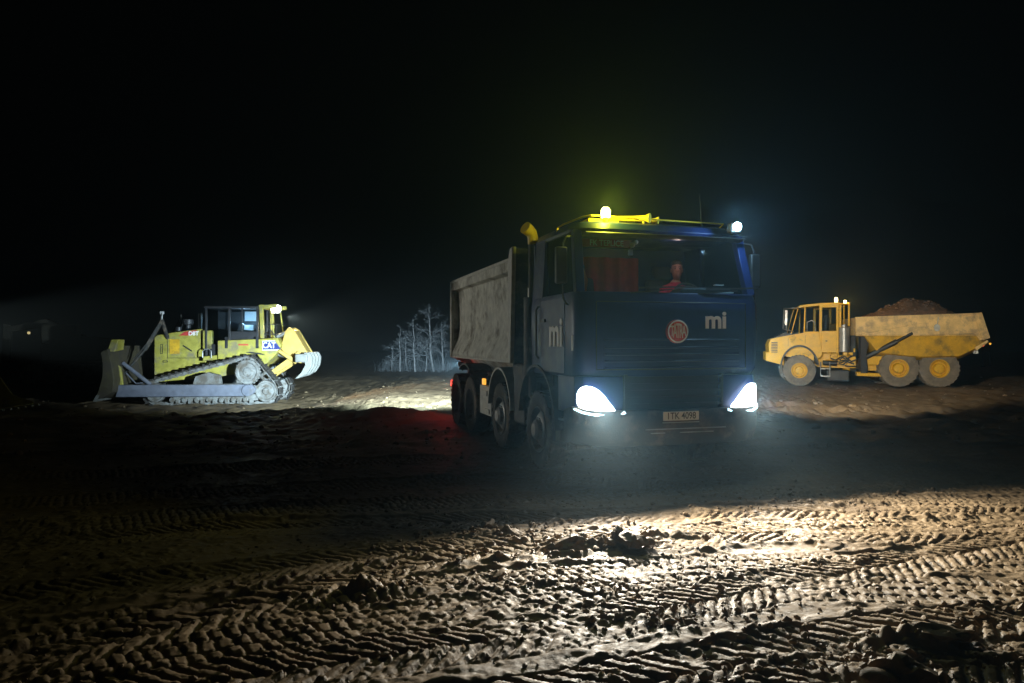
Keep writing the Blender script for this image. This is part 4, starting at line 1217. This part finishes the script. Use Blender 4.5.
b = MB(); b.prism([(.95, 2.62), (1.3, 2.60), (1.3, 2.80), (.95, 2.8)], .3, .34); b.box(.95, 1.55, .45, .5, 2.95, 3.3); b.build("cab_glow_panel", E_cabglow, dc)  # glowing blue panels added inside the cab for its lit windows
# ROPS frame behind the cab, rear lamp
b = MB()
for y in (-.85, .85):
    b.bar((1.92, y, 2.3), (1.88, y, 3.44), .14, .14); b.bar((2.35, y, 2.3), (2.2, y, 3.40), .05, .05)
    b.bar((1.9, y, 3.40), (2.45, y, 3.46), .1, .14)
b.box(1.80, 2.02, -.92, .92, 3.36, 3.50)
b.box(2.0, 2.25, -.85, .85, 3.40, 3.46)
rp = b.build("rops_frame", M_cat, D, bevel=.02)
b = MB()
for z in (2.45, 2.8): b.tube([(1.95, -.88, z), (2.42, -.88, z), (2.42, .88, z)], .02, 6)
for x in (2.05, 2.2, 2.42): b.tube([(x, -.88, 2.3), (x, -.88, 2.82)], .018, 6)
b.tube([(2.05, -.88, 2.8), (2.42, -.88, 2.35)], .02, 6)
b.build("guard_rail", M_catdark, rp)
for y in (-.7,):
    b = MB(); b.box(2.17, 2.52, y-.12, y+.12, 3.20, 3.50); w = b.build("work_lamp", M_white, rp, bevel=.02)
    b = MB(); b.box(2.522, 2.53, y-.1, y+.1, 3.29, 3.45); b.box(2.2, 2.5, y-.128, y-.122, 3.22, 3.48); b.build("lamp_lens", E_work, w)
# push arms, blade
b = MB(); b.prism([(-3.0, .30), (1.45, .30), (1.75, .38), (1.85, .55), (1.7, .70), (-2.9, .72)], -1.56, -1.40); b.cyl((1.55, -1.6, .5), (1.55, -1.36, .5), .2, 20); b.build("push_arm", M_arm, D, bevel=.02)
b = MB(); b.prism([(-3.0, .30), (1.45, .30), (1.75, .38), (1.85, .55), (1.7, .70), (-2.9, .72)], 1.40, 1.56); b.build("push_arm", M_arm, D, bevel=.02)
b = MB()
prof = [(-3.75, .25), (-3.62, .55), (-3.50, 1.0), (-3.48, 1.5), (-3.55, 1.95), (-3.32, 2.05), (-3.2, 1.6), (-3.1, .9), (-3.15, .5), (-3.5, .28)]
secs = []
for y, dx, dz in ((-1.85, -.1, -.12), (-1.35, .0, 0), (0, .1, .0), (1.35, .0, 0), (1.85, -.1, -.12)):
    secs.append([(x+dx+.28, y, z+(dz if z > 1 else 0)) for x, z in prof])
b.loft(secs)
bl = b.build("blade", M_blade, D, bevel=.015)
b = MB(); b.loft([[(-3.2, -1.75, 1.85), (-2.95, -1.75, 1.85), (-2.9, -1.1, 1.9), (-3.15, -1.1, 1.9)], [(-3.1, -1.65, 2.26), (-2.85, -1.65, 2.26), (-2.82, -1.2, 2.26), (-3.05, -1.2, 2.26)]])
b.prism([(-3.2, .6), (-2.75, .55), (-2.85, 1.3), (-3.1, 1.6)], -1.5, -1.38); b.build("blade_rib", M_cat, bl, bevel=.02)
b = MB(); b.loft([[(-3.62, -1.87, .18), (-3.5, -1.87, .18), (-3.5, 1.87, .18), (-3.62, 1.87, .18)], [(-3.5, -1.87, .4), (-3.4, -1.87, .4), (-3.4, 1.87, .4), (-3.5, 1.87, .4)]]); b.build("cutting_edge", M_tooth, bl)
for s in (-1, 1):
    b = MB(); b.cyl((-1.62, s*.95, 2.95), (-2.2, s*1.05, 1.9), .085, 14); b.cyl((-2.2, s*1.05, 1.9), (-2.95, s*1.2, .95), .05, 12); b.cyl((-1.55, s*.6, 2.3), (-1.62, s*1.0, 2.95), .07, 10)
    b.tube([(-1.62, s*1.0, 3.2), (-1.65, s*1.05, 2.9), (-2.1, s*1.15, 2.1), (-2.5, s*1.2, 1.6)], .022, 6)
    b.build("lift_cylinder", M_chassis, D)
b = MB(); b.cyl((-2.85, -1.3, 1.45), (-1.85, -1.45, .72), .07, 14); b.tube([(-2.75, -1.25, 1.1), (-2.4, -1.3, .75), (-1.9, -1.4, .8)], .025, 6); b.build("tilt_cylinder", M_arm, D)
b = MB(); b.box(-1.68, -1.56, -1.02, -.92, 3.14, 3.24); b.cyl((-1.62, -.97, 2.95), (-1.62, -.97, 3.15), .02, 8); b.build("front_lamp", M_white, D, bevel=.015)
# ripper
b = MB()
for y in (-.62, .5):
    b.prism([(2.52, 1.95), (2.68, 2.55), (2.82, 2.72), (3.0, 2.62), (3.62, 1.62), (3.45, 1.35), (2.9, 1.5)], y, y+.12)
b.prism([(2.62, 2.0), (2.78, 2.66), (3.0, 2.60), (3.58, 1.62), (3.35, 1.42), (2.95, 1.6)], -.5, .5)
for y in (-.72, .6):
    b.prism([(1.9, .95), (2.05, .85), (3.3, 1.62), (3.2, 1.86)], y, y+.12)
b.prism([(2.4, 1.85), (2.55, 1.9), (3.2, 1.5), (3.1, 1.38)], -.8, -.68)
rip = b.build("ripper", M_ripper, D, bevel=.025)
for p, q in (((2.35, -.45, 1.75), (3.15, -.5, 1.5)), ((2.2, .45, 2.1), (2.9, .5, 2.3)), ((2.25, -.5, 2.3), (2.8, -.55, 2.55))):
    b = MB(); b.cyl(p, q, .07, 12); b.build("ripper_cylinder", M_steel, rip)
b = MB(); b.tube([(2.5, -.4, 2.0), (2.75, -.68, 1.7), (2.95, -.65, 1.45)], .025, 6); b.build("hydraulic_hose", M_steel, rip)
b = MB(); b.box(3.15, 3.6, -1.15, 1.15, 1.45, 1.75); b.build("ripper_beam", M_tooth, rip, bevel=.04)
for y in (-1.0, -.35, .35, 1.0):
    b = MB(); b.prism([(3.45, 1.80), (3.68, 1.80), (3.78, 1.6), (3.74, 1.3), (3.58, 1.05), (3.3, .9), (3.12, .86), (3.35, 1.08), (3.5, 1.35)], y-.06, y+.06)
    b.build("shank", M_tooth, rip, bevel=.02)

# ================================================================== articulated hauler
A = empty("articulated_hauler", (ADT[0], ADT[1], ADT_Z), ADT_A)
tag(A, "yellow six-wheel articulated hauler heaped with brown earth", "dump truck")
HX, HANG = -2.75, R(-6)
AS = Matrix.Diagonal((.80, 1, 1, 1))
HM = Matrix.Translation((HX, 0, 0)) @ Matrix.Rotation(HANG, 4, 'Z') @ Matrix.Translation((-HX, 0, 0))
def AB(front=False):
    b = MB()
    b.M = AS @ HM if front else AS
    return b
def adt_wheel(x, y, s, front=False):
    p = Vector((x, y, .74))
    p = AS @ HM @ p if front else AS @ p
    wh = empty("wheel", p, (HANG if front else 0)+(0 if s < 0 else math.pi), A); wh.scale = (.92, 1, .92)
    if front: wh.scale = (.8, .8, .8); wh.location.z = .62
    b = tyre_mb(.76, .55, .33, 26, .045, 52); o = b.build("tyre", M_tyre_muddy, wh); o.location = (0, .275, 0)
    b = MB()
    b.lathe([(.34, -.005), (.365, .0), (.35, .04), (.31, .07), (.29, .18), (.20, .20), (.19, .03), (.16, .0), (.0001, -.01), (.0001, .0)][:9]+[(.0001, .4), (.32, .4)], (0, 0, 0), 'y', 40, cap=False)
    for k in range(12):
        a = 2*math.pi*k/12; b.cyl((.245*math.cos(a), .16, .245*math.sin(a)), (.245*math.cos(a), .2, .245*math.sin(a)), .018, 8)
    b.build("rim", M_adt, wh)
for x in (-.84, .84):
    adt_wheel(x, -1.28, -1); adt_wheel(x, 1.28, 1)
adt_wheel(-4.95, -1.18, -1, True); adt_wheel(-4.95, 1.18, 1, True)
# body
b = AB()
b.prism([(-2.72, 1.95), (-2.72, 2.62), (2.42, 2.74), (2.70, 1.85), (2.42, 1.76), (2.2, 2.0), (-2.72, 1.96)], -1.42, -1.30)
b.prism([(-2.72, 1.95), (-2.72, 2.62), (2.42, 2.74), (2.70, 1.85), (2.42, 1.76), (2.2, 2.0), (-2.72, 1.96)], 1.30, 1.42)
b.prism([(-2.72, 1.95), (-2.72, 2.60), (-2.62, 2.60), (-2.62, 1.95)], -1.3, 1.3)
bd = b.build("dump_body", M_adtband, A, bevel=.02)
b = AB()
rings = []
low = [(-2.35, 1.95), (-1.75, 1.32), (-1.0, 1.26), (.0, 1.17), (1.6, 1.20), (2.15, 1.42), (2.6, 1.68), (2.18, 1.99)]
for y, k in ((-1.36, 0), (-1.0, -.18), (1.0, -.18), (1.36, 0)):
    rings.append([(x, y, z+(k if z < 1.9 else 0)) for x, z in low])
b.loft(rings); b.build("body_floor", M_bedlow, bd, bevel=.02)
b = AB(); b.prism([(2.1, 2.73), (2.46, 2.76), (2.80, 1.85), (2.5, 1.76)], -1.46, -1.42); b.prism([(2.1, 2.73), (2.46, 2.76), (2.80, 1.85), (2.5, 1.76)], 1.42, 1.46)
b.prism([(2.2, 1.50), (2.72, 1.78), (2.76, 1.70), (2.3, 1.40)], -1.4, 1.4)
b.box(-2.72, 2.4, -1.45, -1.42, 1.93, 1.98); b.build("body_rib", M_adtband, bd, bevel=.01)
b = AB(); b.cyl((.66, -1.46, 2.22), (.66, -1.43, 2.22), .13, 20); b.bar((.66, -1.45, 2.3), (.72, -1.45, 2.6), .05, .02); b.build("body_lug", M_bodyedge, bd, bevel=.005)
b = AB(); b.cyl((-2.2, -1.2, 1.15), (-1.0, -1.42, 1.72), .095, 16); b.cyl((-1.0, -1.42, 1.72), (-.35, -1.44, 2.02), .055, 14); b.build("hoist_cylinder", M_catdark, A)
b = AB()
b.prism([(-2.25, .95), (-1.5, 1.05), (1.6, 1.0), (1.6, .72), (-2.25, .62)], -.95, -.80); b.prism([(-2.25, .95), (-1.5, 1.05), (1.6, 1.0), (1.6, .72), (-2.25, .62)], .80, .95)
b.prism([(-2.6, .44), (-1.3, .42), (-1.3, .52), (-2.6, .60)], -1.2, -.95)
b.box(-2.2, -1.35, -1.15, -.96, .85, 1.18)
b.cyl((0, -.5, .74), (0, .5, .74), .2)
b.build("rear_frame", M_adt, A, bevel=.02)
b = AB(); b.prism([(-2.45, .55), (-2.15, .55), (-2.2, 1.3), (-2.05, 1.9), (-2.45, 1.9)], -1.25, -.9); b.box(-.15, .15, -1.1, -.9, .5, 1.15); b.prism([(-2.9, .6), (-2.45, .6), (-2.45, 1.95), (-2.9, 1.9)], -.5, .5)
for x in (-.84, .84): b.cyl((x, -1.1, .74), (x, 1.1, .74), .14, 14)
b.build("mud_guard_plate", M_catdark, A, bevel=.01)
# heap
def heap(x0, x1, y0, y1, z0, hgt, seed, parent):
    b = MB(); N, M_ = 70, 34; vs = []; rng = random.Random(seed)
    X, Y = np.meshgrid(np.linspace(x0, x1, N), np.linspace(y0, y1, M_))
    u = (X-x0)/(x1-x0); v_ = (Y-y0)/(y1-y0)
    env = np.clip(np.interp(u, [0, .12, .30, .47, .60, .8, 1], [0, .28, .66, 1, .97, .80, 0]), 0, 1)*np.sin(np.pi*np.clip(v_, 0, 1))**.55
    Z = z0+hgt*env+.16*fbm(X*1.0, Y*1.0, .55, 4, seed, .6)*env**.5
    vs = [(float(X[i, j]), float(Y[i, j]), float(Z[i, j])) for i in range(M_) for j in range(N)]
    b._add(vs, [(i*N+j, i*N+j+1, (i+1)*N+j+1, (i+1)*N+j) for i in range(M_-1) for j in range(N-1)])
    for k in range(160):
        i = rng.randrange(2, M_-2); j = rng.randrange(2, N-2); r = rng.choice((.03, .05, .08))
        clod_mb(b, (X[i, j], Y[i, j], Z[i, j]+r*.2), r, 900+k, .8, 1)
    b.box(x0, x1, y0, y1, z0-.5, z0-.02)
    return b
M_earth = mat("brown_earth", (.12, .072, .045), .95, 0, .5, 7, .02, 18)
b = heap(-1.7, 1.65, -1.22, 1.22, 2.55, .78, 5, None); o = b.build("earth_load", M_earth, None, smooth=30)
o.location = (ADT[0], ADT[1], ADT_Z); o.rotation_euler = (0, 0, ADT_A)
tag(o, "brown earth heaped above the rim of the yellow hauler", "earth load", kind="stuff")
# tractor unit (turned at the hinge)
b = AB(True)
b.prism([(-6.45, 1.32), (-6.45, .98), (-5.62, .80), (-5.62, 1.30)], -1.15, 1.15)
b.build("front_bumper", M_adt, A, bevel=.03)
b = AB(True)
arc = [(-4.95-.80*math.cos(R(a)), .74+.80*math.sin(R(a))) for a in range(165, 5, -12)]
b.prism([(-6.30, 1.25), (-6.32, 1.65), (-6.22, 1.80), (-5.6, 1.90), (-4.75, 2.02), (-4.1, 2.04), (-3.95, 1.25), (-4.05, 1.1)] + [(-4.95+.82*math.cos(R(a)), .74+.82*math.sin(R(a))) for a in range(24, 166, 12)] + [(-5.85, 1.2)], -1.18, -1.05)
b.prism([(-6.30, 1.25), (-6.32, 1.65), (-6.22, 1.80), (-5.6, 1.90), (-4.75, 2.02), (-4.1, 2.04), (-3.95, 1.25), (-4.05, 1.1)] + [(-4.95+.82*math.cos(R(a)), .74+.82*math.sin(R(a))) for a in range(24, 166, 12)] + [(-5.85, 1.2)], 1.05, 1.18)
b.prism([(-6.30, 1.25), (-6.32, 1.65), (-6.22, 1.82), (-5.6, 1.93), (-4.75, 2.05), (-4.3, 2.05), (-4.3, 1.0)], -1.05, 1.05)
hd = b.build("bonnet", M_adt, A, bevel=.03)
b = AB(True)
for k in range(7): b.box(-6.2, -5.92, -1.192, -1.178, 1.30+.06*k, 1.335+.06*k)
b.build("bonnet_vent", M_catdark, hd)
for x, z in ((-5.45, 1.4), (-4.70, 1.5)):
    b = AB(True); b.box(x, x+.012, -1.186, -1.178, z+.15, z+.45); b.build("panel_seam", M_catdark, hd)
b = AB(True); b.prism([(-6.2, 1.76), (-5.2, 1.99), (-5.2, 2.01), (-5.6, 2.06), (-6.2, 1.80)], -1.0, 1.0); b.build("bonnet_lid", M_black, hd)
b = AB(True)     # wheel-arch rubber
N = 18; pr = [(-4.95-.85*math.cos(R(a)), .74+.85*math.sin(R(a))) for a in np.linspace(5, 172, N)]+[(-4.95-.78*math.cos(R(a)), .74+.78*math.sin(R(a))) for a in np.linspace(172, 5, N)]
b.prism(pr, -1.25, -.7); b.build("wheel_arch", M_black, A)
b = AB(True); b.prism(pr, .7, 1.25); b.build("wheel_arch", M_black, A)
b = AB(True)     # cab
def cpost(x0, z0, x1, z1, w=.09):
    for y in (-1.02, 1.02): b.bar((x0, y, z0), (x1, y, z1), w, w)
cpost(-5.30, 2.0, -4.98, 3.02, .05); cpost(-4.72, 2.02, -4.68, 3.08, .07); cpost(-4.02, 1.3, -4.0, 3.1, .12); cpost(-3.28, 1.25, -3.28, 3.1, .11)
for y0, y1 in ((-1.08, -1.0), (1.0, 1.08)):
    b.box(-3.98, -3.30, y0, y1, 1.30, 2.12); b.box(-4.7, -4.05, y0, y1, 1.62, 2.10); b.box(-3.98, -3.3, y0, y1, 3.0, 3.1)
b.box(-3.34, -3.24, -1.0, 1.0, 1.3, 2.4); b.box(-4.7, -3.3, -1, 1, 1.3, 1.4)
b.box(-3.28, -2.75, -1.06, 1.06, 3.10, 3.16); b.box(-2.83, -2.75, -1.06, -.98, 2.3, 3.1); b.box(-2.83, -2.75, .98, 1.06, 2.3, 3.1); b.box(-3.2, -3.1, -1.0, -.92, 2.2, 3.1); b.box(-3.0, -2.95, -.9, -.85, 2.2, 3.1)
cabA = b.build("cab", M_adt, A, bevel=.02)
b = AB(True); b.prism([(-5.02, 3.02), (-4.9, 3.10), (-4.0, 3.18), (-3.2, 3.18), (-3.2, 3.08), (-4.0, 3.08), (-4.95, 3.0)], -1.08, 1.08); b.build("cab_roof", M_adt, cabA, bevel=.02)
b = AB(True); b.box(-3.93, -3.36, -1.06, -1.055, 2.14, 2.98); b.prism([(-5.25, 2.06), (-4.76, 2.1), (-4.72, 3.0), (-4.96, 3.0)], -1.04, -1.035); b.box(-4.62, -4.08, -1.04, -1.035, 2.12, 3.02)
b.prism([(-5.25, 2.06), (-4.76, 2.1), (-4.72, 3.0), (-4.96, 3.0)], 1.035, 1.04); b.prism([(-5.30, 2.04), (-5.29, 2.04), (-4.97, 3.0), (-4.98, 3.0)], -1.0, 1.0)
b.build("cab_window", M_glass, cabA)
b = AB(True); b.box(-4.15, -3.7, -.3, .3, 1.9, 2.05); b.bar((-3.68, 0, 2.0), (-3.6, 0, 2.75), .5, .14); b.box(-4.75, -4.5, -.5, .5, 1.9, 2.2); b.build("seat", M_seat, cabA, bevel=.04)
b = AB(True); b.box(-3.8, -3.72, -1.095, -1.08, 1.72, 1.76); b.build("door_handle", M_catdark, cabA)
b = AB(True); b.tube([(-4.95, -1.1, 3.0), (-5.2, -1.4, 2.98), (-5.65, -1.45, 2.96), (-5.70, -1.45, 2.2), (-5.45, -1.42, 2.15), (-5.2, -1.1, 2.1)], .022, 8); b.tube([(-5.5, -1.45, 2.9), (-5.55, -1.45, 2.2)], .02, 6); b.tube([(-4.6, -1.1, 2.1), (-4.6, -1.12, 2.45), (-4.4, -1.12, 2.52), (-4.28, -1.12, 2.45), (-4.22, -1.1, 2.1)], .022, 8)
b.box(-5.62, -5.52, -1.5, -1.42, 2.35, 2.9); b.build("mirror_frame", M_steel, A)
b = AB(True); b.cyl((-3.0, -.9, 1.32), (-3.0, -.9, 2.25), .27, 24); b.cyl((-3.0, -.9, 2.25), (-3.0, -.9, 2.36), .16, 18); b.build("air_filter", M_steel, A, bevel=.02)
b = AB(True)
b.box(-4.05, -3.15, -.75, .75, .95, 1.28); b.prism([(-4.1, .75), (-2.7, .70), (-2.5, 1.0), (-3.1, 1.2), (-4.1, 1.1)], -.7, -.55); b.prism([(-4.1, .75), (-2.7, .70), (-2.5, 1.0), (-3.1, 1.2), (-4.1, 1.1)], .55, .7)
b.cyl((-2.8, -.45, .55), (-2.8, -.45, 1.55), .16, 16); b.box(-2.75, -2.45, -.8, -.5, .72, 1.15); b.cyl((-3.75, -.85, .98), (-2.9, -.95, .9), .06, 12)
for k in range(14):
    rr = random.Random(k); x = rr.uniform(-3.9, -2.5); z = rr.uniform(.75, 1.35)
    b.box(x, x+rr.uniform(.06, .2), -.9-rr.uniform(0, .15), -.78, z, z+rr.uniform(.06, .16))
b.build("hinge_frame", M_adt, A, bevel=.01)
b = AB(True)
for k in range(9):
    rr = random.Random(40+k); x = rr.uniform(-3.6, -2.6); z = rr.uniform(.8, 1.2)
    b.tube([(x, -.98, z), (x+.2, -1.02, z+rr.uniform(-.1, .2)), (x+.5, -.95, z+rr.uniform(-.1, .3))], .025, 6)
b.cyl((-3.9, -.98, .92), (-3.3, -.98, .9), .09, 12); b.build("hydraulic_hose", M_catdark, A)
b = AB(True)
b.tube([(-4.02, -1.1, .95), (-4.02, -1.15, .42), (-3.62, -1.15, .42), (-3.62, -1.1, .95)], .03, 8); b.box(-4.02, -3.62, -1.2, -1.05, .40, .44); b.box(-4.02, -3.62, -1.2, -1.05, .68, .71); b.build("access_step", M_steel, A)
b = AB(True); b.box(-3.75, -2.75, -1.05, -.3, .22, .66); b.build("fuel_tank", M_black, A, bevel=.06, seg=3)
b = AB(True); b.cyl((-3.22, -.3, 3.16), (-3.22, -.3, 3.24), .05, 14); bb = b.build("beacon_base", M_catdark, A)
b = AB(True); b.lathe([(.001, 0), (.07, 0), (.07, .12), (.04, .16), (.001, .17)], (-3.22, -.3, 3.24), 'z', 18); b.build("beacon_lens", E_orange, bb)
b = AB(True); b.box(-2.98, -2.88, -.95, -.85, 3.16, 3.26); b.build("roof_lamp", E_orange, A, bevel=.01)
b = AB(); b.box(2.35, 2.45, -1.2, -.95, 1.28, 1.40); b.cyl((2.75, -.8, 1.6), (2.9, -.8, 1.6), .04, 8); b.build("tail_lamp", M_white, A, bevel=.01)

# ------------------------------------------------------------------ far lamps to the right of the hauler
for (px, py, Y, c, lab) in ((990, 345, 60, E_amber, "small reddish lamp in the dark right of the hauler's tail, farther right one"), (983, 346.5, 58, E_redl, "small reddish lamp in the dark just behind the hauler's tail, left one")):
    X = (px-512)/FPX*Y; Z = CAMH+(342-py)/FPX*Y
    t = empty("marker_lamp", (X, Y, -.3)); tag(t, lab, "marker lamp")
    b = MB(); b.cyl((0, 0, 0), (0, 0, Z+.3), .03, 8); b.box(-.15, .15, -.1, .1, -.02, .06); b.build("post", M_black, t)
    b = MB(); b.ball((0, -.02, Z+.36), .09, 8); b.build("lamp_lens", c, t)

# ================================================================== wheel loader at the left edge
L_ = empty("wheel_loader", (-14.75, 20.4, -.3), R(6)); tag(L_, "wheel loader in the dark at the left edge, only its bucket in view", "wheel loader")
# local x to the right (forward), bucket reaches x=0
b = MB()
cut = [(-1.25, .10), (.35, .12), (.42, .22), (-.2, .45), (-.55, 1.0), (-.75, 1.25), (-1.2, 1.2), (-1.4, .6)]
b.prism(cut, -1.4, -1.34); b.prism(cut, 1.34, 1.4)
shell = [(.42, .12), (-1.15, .06), (-1.42, .3), (-1.45, .8), (-1.2, 1.22), (-.72, 1.28), (-.72, 1.22), (-1.15, 1.14), (-1.38, .8), (-1.35, .34), (-1.12, .12), (.42, .18)]
b.prism(shell, -1.34, 1.34); bk = b.build("bucket", M_cat, L_, bevel=.01)
for k in range(8):
    b = MB(); b.box(.38, .62, -1.3+.36*k, -1.2+.36*k, .12, .17); b.build("bucket_tooth", M_tooth, bk)
b = MB()
for y in (-.6, .5): b.prism([(-1.4, .5), (-1.3, .9), (-2.6, 2.0), (-3.9, 2.1), (-3.9, 1.8), (-2.7, 1.6)], y, y+.12)
b.build("lift_arm", M_cat, L_, bevel=.02)
b = MB(); b.box(-4.3, -3.3, -.8, .8, .8, 1.9); b.box(-7.6, -4.5, -.9, .9, .9, 2.2); b.box(-5.0, -4.3, -.4, .4, .7, 1.3); b.build("body", M_cat, L_, bevel=.06)
b = MB(); b.box(-5.1, -3.5, -.85, .85, 3.3, 3.42)
for x, y in ((-5.0, -.75), (-5.0, .75), (-3.6, -.75), (-3.6, .75)): b.bar((x, y, 2.1), (x, y, 3.3), .1, .1)
b.box(-5.05, -3.55, -.8, .8, 1.9, 2.3); b.build("cab", M_catdark, L_, bevel=.02)
for x in (-3.1, -6.2):
    for s in (-1, 1):
        wh = empty("wheel", (x, s*1.2, .75), 0 if s < 0 else math.pi, L_)
        b2 = tyre_mb(.75, .55, .33, 24, .04, 40); o = b2.build("tyre", M_tyre_muddy, wh); o.location = (0, .27, 0)
        b = MB(); b.lathe([(.34, 0), (.3, .1), (.15, .12), (.0001, .05), (.0001, .3), (.33, .3)], n=30); b.build("rim", M_cat, wh)
b = MB(); b.box(-2.85, -2.72, -1.02, -.86, 2.25, 2.41); b.bar((-3.3, -.75, 1.8), (-2.8, -.94, 2.3), .05, .05); wl2 = b.build("work_lamp", M_black, L_, bevel=.01)
b = MB(); b.box(-2.718, -2.712, -1.0, -.88, 2.27, 2.39); b.build("lamp_lens", E_work, wl2)

# ================================================================== excavator parked in the dark beyond
M_bladed = mat("night_dark_yellow", (.022, .018, .009), .9, 0, .3, 4, dirt=(.015, .013, .01), dirt_amt=.5)  # yellow darkened to near black so the excavator stays in the dark
X_ = empty("excavator", (-21.6, 36.5, -.3), R(14)); tag(X_, "excavator standing unlit in the dark far left, behind the bulldozer blade", "excavator")
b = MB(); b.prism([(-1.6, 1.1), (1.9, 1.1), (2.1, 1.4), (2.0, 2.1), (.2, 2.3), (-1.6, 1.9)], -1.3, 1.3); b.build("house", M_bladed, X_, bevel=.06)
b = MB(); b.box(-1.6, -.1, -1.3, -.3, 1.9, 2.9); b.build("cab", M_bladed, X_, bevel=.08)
for s in (-1, 1):
    b = MB(); pr = [(-1.9+.45*math.cos(R(a)), .45+.45*math.sin(R(a))) for a in range(90, 271, 20)]+[(1.9+.45*math.cos(R(a)), .45+.45*math.sin(R(a))) for a in range(-90, 91, 20)]
    b.prism(pr, s*1.3-.3, s*1.3+.3)
    for k in range(26):
        x = -1.95+.156*k; b.box(x, x+.06, s*1.3-.3, s*1.3+.3, .9, .94)
    b.build("track", M_track, X_)
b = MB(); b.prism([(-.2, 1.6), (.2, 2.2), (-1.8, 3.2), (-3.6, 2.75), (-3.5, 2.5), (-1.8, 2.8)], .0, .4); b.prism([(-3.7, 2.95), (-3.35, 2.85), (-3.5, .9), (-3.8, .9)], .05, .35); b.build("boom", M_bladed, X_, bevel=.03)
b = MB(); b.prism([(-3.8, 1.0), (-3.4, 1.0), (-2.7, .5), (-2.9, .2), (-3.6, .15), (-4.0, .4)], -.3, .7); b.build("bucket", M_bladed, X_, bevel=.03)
b = MB(); b.box(-2.6, -2.45, -.05, .1, 2.40, 2.56); xl = b.build("work_lamp", M_black, X_)
b = MB(); b.ball((-2.53, -.08, 2.48), .07, 6); b.build("lamp_lens", E_far, xl)
